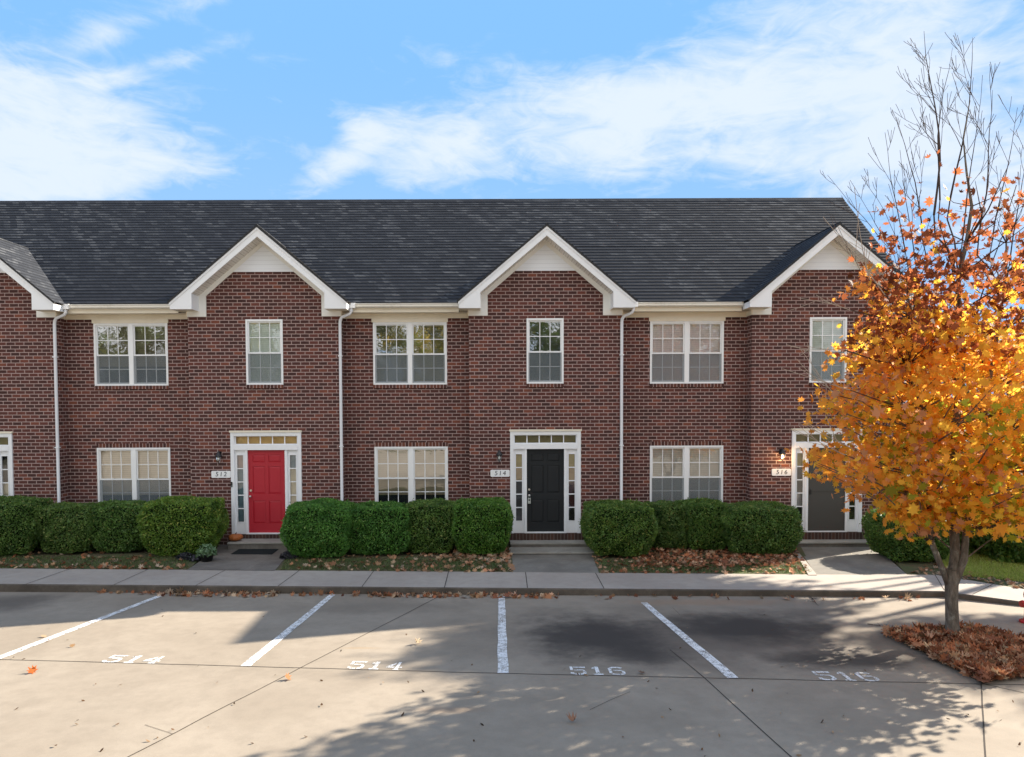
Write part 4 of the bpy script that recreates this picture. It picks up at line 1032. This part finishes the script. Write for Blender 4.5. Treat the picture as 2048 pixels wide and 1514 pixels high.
    # leafy envelope: (height, left radius, right radius)
    env = [(1.6, .5, .9), (1.75, .8, 1.3), (1.9, .95, 1.5), (2.13, 1.3, 1.7), (2.5, 1.75, 2.0), (2.8, 1.3, 2.1), (3.1, 1.65, 2.2), (3.53, 1.85, 2.25), (3.9, 1.35, 2.2), (4.2, 1.3, 2.1), (4.94, 1.25, 1.75), (5.5, 1.2, 1.5), (6.1, 1.1, 1.3), (6.5, .8, 1.1)]
    zs_ = [e_[0] for e_ in env]
    C = []
    N = 960
    while len(C) < N:
        z = rng.uniform(1.68, 6.4)
        if z > 5.0 and rng.random() < (z-5.0)*.62: continue
        rl = np.interp(z, zs_, [e_[1] for e_ in env]); rt = np.interp(z, zs_, [e_[2] for e_ in env])
        a = rng.uniform(0, 2*math.pi); rad = math.sqrt(rng.uniform(.02, 1))
        ca, sa = math.cos(a), math.sin(a); rx = (rl if ca < 0 else rt)
        lump = 1+.16*math.sin(3*a+z*2.1)+.12*math.sin(5*a-z*4.3)+.10*math.sin(z*7+a)
        lump = min(lump, 1.12)
        C.append((X-.05+ca*rad*rx*lump, Y+sa*rad*(rl+rt)*.46*lump, Z+z-.02, rad))
    C = np.array(C)
    branches = []
    order = rng.permutation(len(C))
    for k in order[:330]:
        c = Vector(C[k, :3]); cand = [(q, s[1][i]) for s in stems for i, q in enumerate(s[0]) if q.z < c.z-.25*max(.4, (Vector((q.x, q.y, 0))-Vector((c.x, c.y, 0))).length)]
        if not cand: continue
        q, r = min(cand, key=lambda w: (w[0]-c).length + rr.uniform(0, .3))
        L = (c-q).length; mid = q.lerp(c, .55)+Vector((0, 0, -.06*L))+Vector((rr.gauss(0, .05), rr.gauss(0, .05), 0))
        r0 = min(r*.6, .006+.006*L); segs.append(([q, q.lerp(mid, .5), mid, c, c+(c-mid)*.2], [r0, r0*.85, r0*.65, r0*.3, .002], 1))
    # pale bare twigs poking out on the left
    for (u0, v0, u1, v1) in [(1700, 620, 1600, 590), (1690, 700, 1578, 695), (1700, 780, 1568, 740), (1670, 790, 1590, 705), (1690, 910, 1585, 858), (1710, 900, 1600, 850), (1770, 590, 1650, 430), (1740, 560, 1690, 380)]:
        yy = Y-.3+rr.uniform(-.3, .3); a, e = on_y(u0, v0, yy), on_y(u1, v1, yy); pts, rad = limb(rr, a, e-a, (e-a).length, .007, 6, .04, .0); segs.append((pts, rad, 5)); q0 = min((q for s in stems for q in s[0] if q.z < a.z-.1), key=lambda q: (q-a).length); segs.append(([q0, q0.lerp(a, .5)+Vector((0, 0, -.05)), a], [.011, .010, .007], 2))
        for j in range(4):
            i = rr.randint(1, 4); dd = (pts[i+1]-pts[i]).normalized()+Vector((rr.gauss(0, .35), rr.gauss(0, .3), rr.gauss(.1, .3))); p2, r2 = limb(rr, pts[i], dd, rr.uniform(.15, .45), .004, 3, .08, .05); segs.append((p2, r2, 5))
    g = MB(); g2 = MB()
    for pts, rad, lvl in segs:
        if lvl == 5: g2.tube(pts, [max(.0036, r) for r in rad], M['pale_twig'], 4, False)
        elif rad[0] > .011: g.tube(pts, rad, M['twig'] if pts[-1].z > 4.6 else M['bark'], 7, False)
        else: g2.tube(pts, [max(.0026, r) for r in rad], M['twig'], 4, False)
    g.build('branches', root); g2.build('twigs', root)
    # leaves
    P = []; W = []
    for k in range(len(C)):
        z = C[k, 2]-Z
        m = int(rng.integers(13, 21) if z < 4.5 else (rng.integers(7, 13) if z < 5.2 else rng.integers(2, 6)))
        P.append(C[k, :3]+rng.normal(0, 1, (m, 3))*np.array([.15, .16, .12])); W += [(C[k, 3], rng.random())]*m
    # stray leaves on the bare leaders
    for pts, rad, lvl in segs[:80]:
        if rng.random() < .22:
            i = rng.integers(0, max(1, len(pts)//2)); m = int(rng.integers(1, 4)); q = np.array(pts[i])
            if q[2]-Z < 6.8: P.append(q+rng.normal(0, .06, (m, 3))); W += [(.9, rng.random())]*m
    P = np.vstack(P); W = np.array(W); n = len(P)
    z = P[:, 2]-Z; x = P[:, 0]-X
    gold = np.array([1.0, .60, .07]); orange = np.array([1.0, .47, .065]); rust = np.array([.25, .078, .03]); green = np.array([.45, .46, .04]); pinkb = np.array([.78, .42, .22]); yellow = np.array([.95, .66, .07])
    cl = np.repeat(0, n)
    r1 = rng.random(n)*.55+W[:, 1]*.45
    colr = np.where((r1 < .5)[:, None], orange, gold)
    colr = np.where(((x > -.3) & (z < 4.4) & (r1 > .52))[:, None], yellow, colr)
    inner = (z < 3.4) & (W[:, 1] < .30) & (x > -1.4) & (rng.random(n) < .62); colr = np.where(inner[:, None], green*(.7+.5*rng.random(n))[:, None], colr)
    pk = (W[:, 1] > .84) & (z < 4.2) & (rng.random(n) < .65); colr = np.where(pk[:, None], pinkb, colr)
    hi = rng.random(n) < np.clip((z-3.8)/1.4, 0, .96); colr = np.where(hi[:, None], rust*(.7+1.1*rng.random(n))[:, None], colr)
    left = (x < -1.3) & (rng.random(n) < .5); colr = np.where(left[:, None], orange*np.array([1, .85, 1.1]), colr)
    colr = colr*(.8+.35*rng.random(n))[:, None]
    nr = np.stack([x*.5, (P[:, 1]-Y)*.5, np.full(n, .9)], 1); nr /= np.linalg.norm(nr, axis=1)[:, None]
    V = leaves(rng, P, .106, MAPLE, nr, 1.35, .20)
    np_mesh('crown', V, len(MAPLE), M['maple_leaf'], colr, root)
    print('maple leaves', n)
    return X, Y, Z
MX, MY, MZ = maple()

def big_tree(name, X, Y, z0, crown, n, size, cols, seed, label, cat='tree', group=None, shape=LEAF, trunk=.22, mat='tree_leaf'):
    """crown = list of (dx,dy,z,rx,ry,rz) lobes"""
    root = empty(name, (X, Y, z0)); tag(root, label, cat, group); rr = random.Random(seed); rng = np.random.default_rng(seed)
    g = MB(); zt = max(c[2] for c in crown)
    g.tube([(X, Y, z0-.1), (X+.05, Y, z0+.6), (X-.05, Y+.05, z0+zt*.5), (X+.05, Y, z0+zt)], [trunk*1.3, trunk, trunk*.7, trunk*.2], M['bark'], 10)
    for c in crown:
        q = Vector((X, Y, z0+c[2]*rr.uniform(.35, .6))); e = Vector((X+c[0], Y+c[1], z0+c[2])); g.tube([q, q.lerp(e, .5)+Vector((0, 0, -.2)), e], [trunk*.4, trunk*.28, trunk*.1], M['bark'], 6, False)
    g.build('trunk', root)
    P = []; B = []
    vol = np.array([c[3]*c[4]*c[5] for c in crown]); vol = vol/vol.sum()
    for c, w in zip(crown, vol):
        m = int(n*w/14); d = rng.normal(size=(m, 3)); d /= np.linalg.norm(d, axis=1)[:, None]; r = rng.uniform(.15, 1, m)**.45
        ce = np.array([X+c[0], Y+c[1], z0+c[2]])+d*r[:, None]*np.array(c[3:6])*(1+.15*np.sin(d[:, :1]*7+d[:, 2:]*9))
        q = np.repeat(ce, 14, axis=0)+rng.normal(0, .17*min(c[3:6])**.5, (m*14, 3)); P.append(q); B.append(np.repeat(rng.random(m), 14))
    P = np.vstack(P); B = np.concatenate(B); cc = np.array(cols); idx = np.clip((B*.7+rng.random(len(P))*.3)*len(cc), 0, len(cc)-1).astype(int)
    colr = cc[idx]*(.75+.5*rng.random(len(P)))[:, None]
    np_mesh('crown', leaves(rng, P, size, shape, None, 1.0), len(shape), M[mat], colr, root); return root
G3 = [(.05, .09, .02), (.09, .13, .03), (.14, .15, .04)]; Y3 = [(.30, .26, .04), (.20, .22, .04), (.42, .30, .05)]
# the tree right of the house that shades the right half of the lot
big_tree('oak_tree', 20.4, 18.9, -.1, [(-2.2, .5, 10.1, 1.9, 1.7, 1.8), (-1.0, .6, 11.0, 1.5, 1.4, 1.3), (2.3, -.8, 10.0, 1.6, 1.6, .9), (-2.9, 1.0, 9.3, 1.1, 1.1, 1.0), (3.3, -3.2, 10, 1.9, 1.8, 1.0)], 38000, .23, G3, 31, 'tall oak standing outside the frame to the right of the row', trunk=.2)  # last crown lobe added to cast the lower right shade
# distant evergreens behind the end of the row
for k, (x, y, h) in enumerate([(21.5, 33, 8.6), (25.5, 31, 10.5), (17.5, 38, 6.0)]):
    big_tree('evergreen_tree', x, y, -.3, [(0, 0, h*.25, 2.6, 2.2, h*.22), (.2, 0, h*.5, 2.1, 2.0, h*.25), (-.1, 0, h*.78, 1.2, 1.2, h*.22)], 6000, .26, [(.03, .06, .02), (.05, .085, .03), (.08, .10, .03)], 50+k,
             ['dark evergreen seen through the maple leaves right of the end house', 'tallest dark evergreen at the right edge behind the maple leaves', 'low dark evergreen far behind the end house'][k])
# trees across the lot, seen only mirrored in the windows
for k, (x, y) in enumerate([(-30, -27), (-21, -24), (-12, -29), (-3, -25), (6, -28), (15, -24), (25, -28)]):
    big_tree('roadside_tree', x, y, .4, [(0, 0, 5, 4, 3, 3), (1.5, 0, 9.5, 3.4, 2.4, 3.2), (-2.2, .5, 8.5, 3.2, 2.2, 3.4), (0, 0, 13, 2.4, 2.4, 2.4)], 5200, .55, Y3 if k % 2 else G3, 70+k, 'autumn tree across the lot, mirrored in the windows', group='trees across the lot')

# ------------------------------------------------------------------ fallen leaves
def litter(name, pts, size, seed, pal, label=None, kind='stuff', flatness=.5, shape=MAPLE):
    rng = np.random.default_rng(seed); n = len(pts)
    nr = np.tile(np.array([0, 0, 1.0]), (n, 1)); V = leaves(rng, pts, size, shape, nr, flatness, .24)
    cc = np.array(pal)[rng.integers(0, len(pal), n)]*(.6+.8*rng.random(n))[:, None]
    o = np_mesh(name, V, len(shape), M['dry_leaf'], cc); tag(o, label, None, None, kind); return o
PALE = [(.46, .32, .20), (.38, .22, .12), (.30, .15, .08), (.50, .38, .27)]; RUST = [(.40, .15, .07), (.33, .13, .065), (.46, .22, .12), (.55, .33, .21), (.24, .10, .06)]
def in_poly(x, y, poly):
    c = False; n = len(poly)
    for i in range(n):
        x1, y1 = poly[i][:2]; x2, y2 = poly[(i+1) % n][:2]
        if (y1 > y) != (y2 > y) and x < (x2-x1)*(y-y1)/(y2-y1)+x1: c = not c
    return c
def scatter_px(poly, n, seed, zf, dens=None):
    rng = np.random.default_rng(seed); us = [p[0] for p in poly]; vs = [p[1] for p in poly]; out = []
    while len(out) < n:
        u, v = rng.uniform(min(us), max(us)), rng.uniform(min(vs), max(vs))
        if not in_poly(u, v, poly) or (dens and rng.random() > dens(u, v)): continue
        out.append(zf(u, v))
    return np.array([tuple(p) for p in out])
def zl(h): return lambda u, v: on_z(u, v, h)
litter('leaf_litter', np.vstack([scatter_px([(-60, 1106), (372, 1106), (376, 1138), (-60, 1136)], 150, 1, zl(.01)), scatter_px([(-60, 1128), (370, 1132), (374, 1139), (-60, 1136)], 90, 2, zl(.01))]), .10, 1, PALE+RUST[:2], 'pale dry leaves scattered over the left lawn strip')
litter('leaf_litter', np.vstack([scatter_px([(575, 1116), (1020, 1100), (1026, 1144), (555, 1141)], 330, 3, zl(.01), lambda u, v: .25+.75*(u-560)/460), scatter_px([(850, 1098), (1020, 1098), (1024, 1125), (870, 1120)], 160, 4, zl(.01))]), .10, 2, PALE+RUST[2:4], 'dry leaves lying between the red and the black door')
litter('leaf_litter', np.vstack([scatter_px([(1185, 1112), (1590, 1095), (1628, 1148), (1200, 1146)], 420, 5, zl(.01)), scatter_px([(1290, 1095), (1590, 1096), (1600, 1130), (1260, 1135)], 1100, 6, zl(.02))]), .085, 3, RUST+RUST+PALE[:2], 'rust coloured leaves under the hedge between doors 514 and 516')
litter('leaf_litter', scatter_px([(1820, 1146), (1870, 1120), (1960, 1150), (2060, 1166), (2060, 1180), (1880, 1150)], 130, 7, zl(.01)), .09, 4, PALE, 'leaves on the sunny lawn edge at the right')
def lotp(h): return lambda u, v: on_lot(u, v, h)
gut = np.vstack([scatter_px([(298, 1181), (560, 1184), (560, 1194), (300, 1191)], 150, 8, lotp(.02)), scatter_px([(150, 1177), (300, 1180), (300, 1188), (150, 1184)], 20, 9, lotp(.02)), scatter_px([(560, 1184), (740, 1186), (740, 1191), (560, 1190)], 24, 10, lotp(.02)),
                 scatter_px([(735, 1186), (1110, 1189), (1100, 1196), (735, 1193)], 190, 11, lotp(.02)), scatter_px([(1110, 1189), (1880, 1194), (1880, 1201), (1110, 1196)], 30, 12, lotp(.02))])
litter('gutter_leaves', gut, .095, 5, RUST+PALE, 'drift of dry leaves along the kerb', flatness=.8)
# mulched bed with its heap of leaves
bedpx = [(1768, 1262), (1830, 1259), (1960, 1262), (2048, 1283), (2200, 1320), (2200, 1300), (2120, 1330), (2060, 1343), (1966, 1368), (1860, 1320)]
bed = [on_lot(*q) for q in [(1768, 1263), (1860, 1262), (1960, 1265), (2048, 1287), (2240, 1335), (2048, 1347), (1966, 1368)]]
g = MB(); g.slab([p+Vector((0, 0, .03)) for p in bed], -.2, M['soil']); structure(g.build('planting_bed'))
bp = [(1765, 1265), (1860, 1258), (1960, 1260), (2048, 1284), (2240, 1332), (2048, 1350), (1968, 1364)]
hp = scatter_px(bp, 2600, 13, lotp(.05)); rng0 = np.random.default_rng(3); hp[:, 2] += rng0.uniform(0, .07, len(hp))
litter('leaf_heap', hp, .115, 6, RUST+RUST+PALE[:2], 'thick heap of brown maple leaves round the maple trunk', flatness=.68)
lone = [(65, 1342, .16, (.5, .14, .04), 'bright orange leaf lying alone at the lower left of the lot'), (575, 1356, .14, (.35, .17, .08), 'small brown leaf on the diagonal joint below the second 514'), (832, 1285, .15, (.55, .42, .28), 'pale curled leaf above the second 514'),
        (1146, 1442, .15, (.38, .2, .12), 'pinkish leaf on the open concrete below the first 516'), (1283, 1345, .12, (.2, .12, .08), 'dark curled leaf right after the first 516'), (2018, 1271, .2, (.36, .17, .08), 'brown leaf on the lot between the maple bed and the kerb'),
        (87, 1272, .12, (.45, .32, .2), 'tan leaf beside the leftmost parking line'), (145, 1291, .10, (.40, .24, .12), 'small tan leaf above the first 514'), (1815, 1196, .18, (.5, .38, .25), 'pale leaf at the kerb left of the maple trunk')]
for k, (u, v, s, c, lab) in enumerate(lone):
    o_ = on_lot(u, v, .02); rng = np.random.default_rng(200+k)
    V = leaves(rng, np.array([tuple(o_)]), np.array([s*.75]), MAPLE, np.array([[0, 0, 1.0]]), .5, .5)
    ob = np_mesh('fallen_leaf', V, len(MAPLE), M['dry_leaf'], np.array([c])); tag(ob, lab, 'leaf', 'lone leaves on the parking lot')
tops = [on_y(u, v, y_) for u, v, y_ in [(1236, 1012, 15.7), (1262, 1009, 15.6), (1338, 1008, 16.2), (1428, 1009, 16.1), (1433, 1016, 15.9), (370, 1007, 15.8), (985, 1034, 15.5), (1375, 1018, 16), (640, 1016, 15.5)]]
litter('hedge_top_leaves', np.array([tuple(q) for q in tops]), .085, 8, PALE, 'pale fallen leaves caught on top of the clipped shrubs', flatness=.8)
spk = scatter_px([(0, 1210), (2048, 1225), (2048, 1514), (0, 1514)], 90, 14, lotp(.01))
litter('leaf_crumbs', spk, .045, 7, [(.15, .08, .04), (.3, .2, .12), (.08, .05, .03)], 'tiny leaf crumbs on the concrete', shape=LEAF)

# grass blades
def grass(name, regions, n, seed, cols, h=.05):
    rng = np.random.default_rng(seed); V = []
    P = np.vstack([scatter_px(r, int(n*w), seed+k, zl(-.01)) for k, (r, w) in enumerate(regions)])
    m = len(P); a = rng.uniform(0, 6.28, m); w = .006; L = h*(.5+rng.random(m)); t = np.stack([np.cos(a), np.sin(a), a*0], 1); ln = rng.normal(0, .5, (m, 3)); ln[:, 2] = 1; ln /= np.linalg.norm(ln, axis=1)[:, None]
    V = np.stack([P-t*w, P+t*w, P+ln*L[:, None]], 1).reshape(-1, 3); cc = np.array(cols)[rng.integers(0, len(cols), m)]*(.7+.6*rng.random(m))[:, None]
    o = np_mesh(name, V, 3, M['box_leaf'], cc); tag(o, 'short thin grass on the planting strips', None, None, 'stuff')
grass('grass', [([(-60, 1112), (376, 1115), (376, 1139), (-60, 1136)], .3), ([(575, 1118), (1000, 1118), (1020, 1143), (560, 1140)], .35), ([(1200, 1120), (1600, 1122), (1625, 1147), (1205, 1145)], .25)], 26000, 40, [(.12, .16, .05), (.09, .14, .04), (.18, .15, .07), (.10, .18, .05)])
grass('sun_tinted_grass', [([(1875, 1118), (1930, 1100), (2060, 1130), (2060, 1165), (1890, 1148)], 1.0)], 14000, 41, [(.38, .48, .08), (.32, .42, .07), (.45, .45, .14)], .06)  # brighter yellow tint paints sunlight into blades that stand in shade

# ------------------------------------------------------------------ small things by the doors
M['pumpkin'] = simple('pumpkin_skin', (.42, .13, .035), .55, .4, vary=.3, nscale=9)
def pumpkin():
    c = on_y(470, 1082, 16.45); z0 = .165; root = empty('pumpkin', (c.x, 16.5, z0)); tag(root, 'squat orange pumpkin on the step left of the red door', 'pumpkin')
    me = MB(); n, mrow = 40, 12; R0 = .15; b = len(me.v)
    for i in range(mrow+1):
        th = math.pi*i/mrow
        for k in range(n):
            a = 2*math.pi*k/n; rib = 1-.10*abs(math.cos(a*5))**.5*math.sin(th) + .05*math.sin(th); r = R0*math.sin(th)**.8*(.92+.08*rib*2)*rib
            zz = .092+.092*math.cos(math.pi-th)*-1*(1-.28*(abs(math.cos(th))**6)); me.v.append((c.x+r*math.cos(a), 16.5+r*math.sin(a), z0+.184-(.092+.092*math.cos(math.pi-th)*(1-.25*abs(math.cos(th))**5)) if False else z0+.092+.092*math.cos(th)*(1-.25*abs(math.cos(th))**5)))
    for i in range(mrow):
        for k in range(n):
            me.f.append((b+i*n+k, b+(i+1)*n+k, b+(i+1)*n+(k+1) % n, b+i*n+(k+1) % n)); me.mi.append(me.mat(M['pumpkin'])); me.sm.append(True)
    me.build('fruit', root)
    g = MB(); g.tube([(c.x, 16.5, z0+.15), (c.x+.01, 16.49, z0+.185), (c.x+.03, 16.48, z0+.205)], [.018, .011, .012], M['twig'], 7); g.build('stalk', root)
pumpkin()
M['china'] = simple('white_glazed_clay', (.80, .80, .80), .35, .5, vary=.05)
def statue():
    c = on_y(571, 1082, 16.42); z0 = .165; x, y = c.x, 16.45
    root = empty('garden_figurine', (x, y, z0)); tag(root, 'small white seated dog figurine at the right end of the red door step', 'figurine')
    g = MB(); K = M['china']
    g.lathe((x, y, z0), [(0, 0), (.085, .0), (.09, .03), (.075, .05), (.085, .09), (.075, .17), (.055, .24), (.045, .28), (.05, .30), (0, .31)], K, 14, 1, 1.25)
    g.build('body', root)
    g = MB(); g.lathe((x, y-.02, z0+.34), [(0, -.065), (.045, -.05), (.062, 0), (.05, .045), (0, .062)], K, 14); g.lathe((x-.02, y-.08, z0+.325), [(0, -.03), (.028, -.01), (.028, .01), (0, .028)], K, 10, 1, 1.6)
    g.build('head', root)
    for s in (-1, 1):
        g = MB(); g.lathe((x+s*.055, y-.005, z0+.335), [(0, -.06), (.018, -.04), (.022, 0), (0, .05)], K, 8); g.build('ear', root)
        g = MB(); g.tube([(x+s*.035, y-.09, z0+.20), (x+s*.035, y-.105, z0+.06), (x+s*.035, y-.12, z0+.02)], [.026, .020, .026], K, 8); g.build('leg', root)
statue()
def low_plant(u, v, r, cols, seed, label, sz=.06, n=500, h=.16, pot=False, name='bedding_plant', z=0.0):
    c = on_z(u, v, z); root = empty(name, c); tag(root, label, 'plant'); rng = np.random.default_rng(seed)
    d = rng.normal(size=(n, 3)); d[:, 2] = np.abs(d[:, 2]); d /= np.linalg.norm(d, axis=1)[:, None]; zo = .14 if pot else .01
    P = np.array(tuple(c))+d*np.array([r, r*.8, h])*rng.uniform(.5, 1, (n, 1))**.5+np.array([0, 0, zo])
    np_mesh('foliage', leaves(rng, P, sz, LEAF, d, 1.0, .4), 6, M['box_leaf'], np.array(cols)[rng.integers(0, len(cols), n)]*(.6+.8*rng.random(n))[:, None], root)
    g = MB()
    if pot: g.lathe(c, [(0, 0), (.11, 0), (.15, .15), (.165, .15), (.165, .17), (.14, .17), (.13, .14), (0, .14)], M['black_metal'], 16); g.build('pot', root)
    else:
        for k in range(5): a = k*1.3; g.tube([c, c+Vector((math.cos(a)*r*.5, math.sin(a)*r*.4, h*.7))], .006, M['twig'], 5)
        g.build('stem', root)
GG = [(.16, .26, .12), (.24, .36, .20), (.10, .18, .08)]; PP = [(.05, .045, .06), (.09, .085, .11), (.03, .04, .035)]
low_plant(414, 1122, .21, GG, 1, 'pale green leafy plant in a dark pot left of the red door path', .085, 420, .22, True, 'potted_plant')
low_plant(369, 1118, .17, PP, 2, 'dark purple bedding plant left of the pale green potted plant', .06, 420, .13)
low_plant(392, 1121, .14, PP, 3, 'small dark bedding plant touching the pale green potted plant', .06, 320, .11)
low_plant(578, 1116, .20, PP, 4, 'dark purple bedding plant at the right side of the red door path', .06, 480, .14)
# hydrant at the right edge
M['hydrant'] = simple('hydrant_red', (.50, .02, .02), .4, .5, vary=.15)
def hydrant():
    q = on_lot(2062, 1246); x, y, z = q.x, q.y, q.z; K = M['hydrant']
    root = empty('fire_hydrant', (x, y, z)); tag(root, 'red fire hydrant mostly cut off by the right edge of the frame', 'hydrant')
    g = MB(); g.lathe((x, y, z), [(0, 0), (.15, 0), (.15, .03), (.10, .04), (.09, .10), (.085, .38), (.10, .39), (.10, .42), (.0, .42)], K, 20); g.build('barrel', root)
    g = MB(); g.lathe((x, y, z), [(.105, .42), (.10, .47), (.07, .52), (.03, .545), (.03, .58), (0, .58)], K, 20); g.build('bonnet', root)
    for s in (-1, 1):
        g = MB(); g.tube([(x+s*.07, y, z+.30), (x+s*.13, y, z+.30), (x+s*.13, y, z+.30), (x+s*.16, y, z+.30)], [.045, .045, .058, .05], K, 14); g.build('side_outlet', root)
    g = MB(); g.tube([(x, y-.07, z+.28), (x, y-.14, z+.28), (x, y-.14, z+.28), (x, y-.17, z+.28)], [.055, .055, .07, .06], K, 14); g.build('front_outlet', root)
hydrant()
# twigs dropped on the lot
g = MB(); rr = random.Random(9)
def tw(u0, v0, u1, v1, name_label, r=.006):
    g = MB(); a, b = on_lot(u0, v0, .02), on_lot(u1, v1, .012); pts, rad = limb(rr, a, b-a, (b-a).length, r, 5, .08, 0)
    for p in pts: p.z = lot_z(p.y)+.015
    g.tube(pts, rad, M['twig'], 5)
    for k in (1, 2, 3): e = pts[k]+Vector((rr.uniform(-.15, .15), rr.uniform(-.1, .1), .02)); g.tube([pts[k], e], [r*.6, .002], M['twig'], 4)
    tag(g.build('fallen_twig'), name_label, 'twig')
tw(1735, 1247, 1800, 1258, 'forked twig on the lot left of the leaf heap'); tw(1620, 1192, 1640, 1212, 'short dark stick near the kerb behind the stall 516', .010)
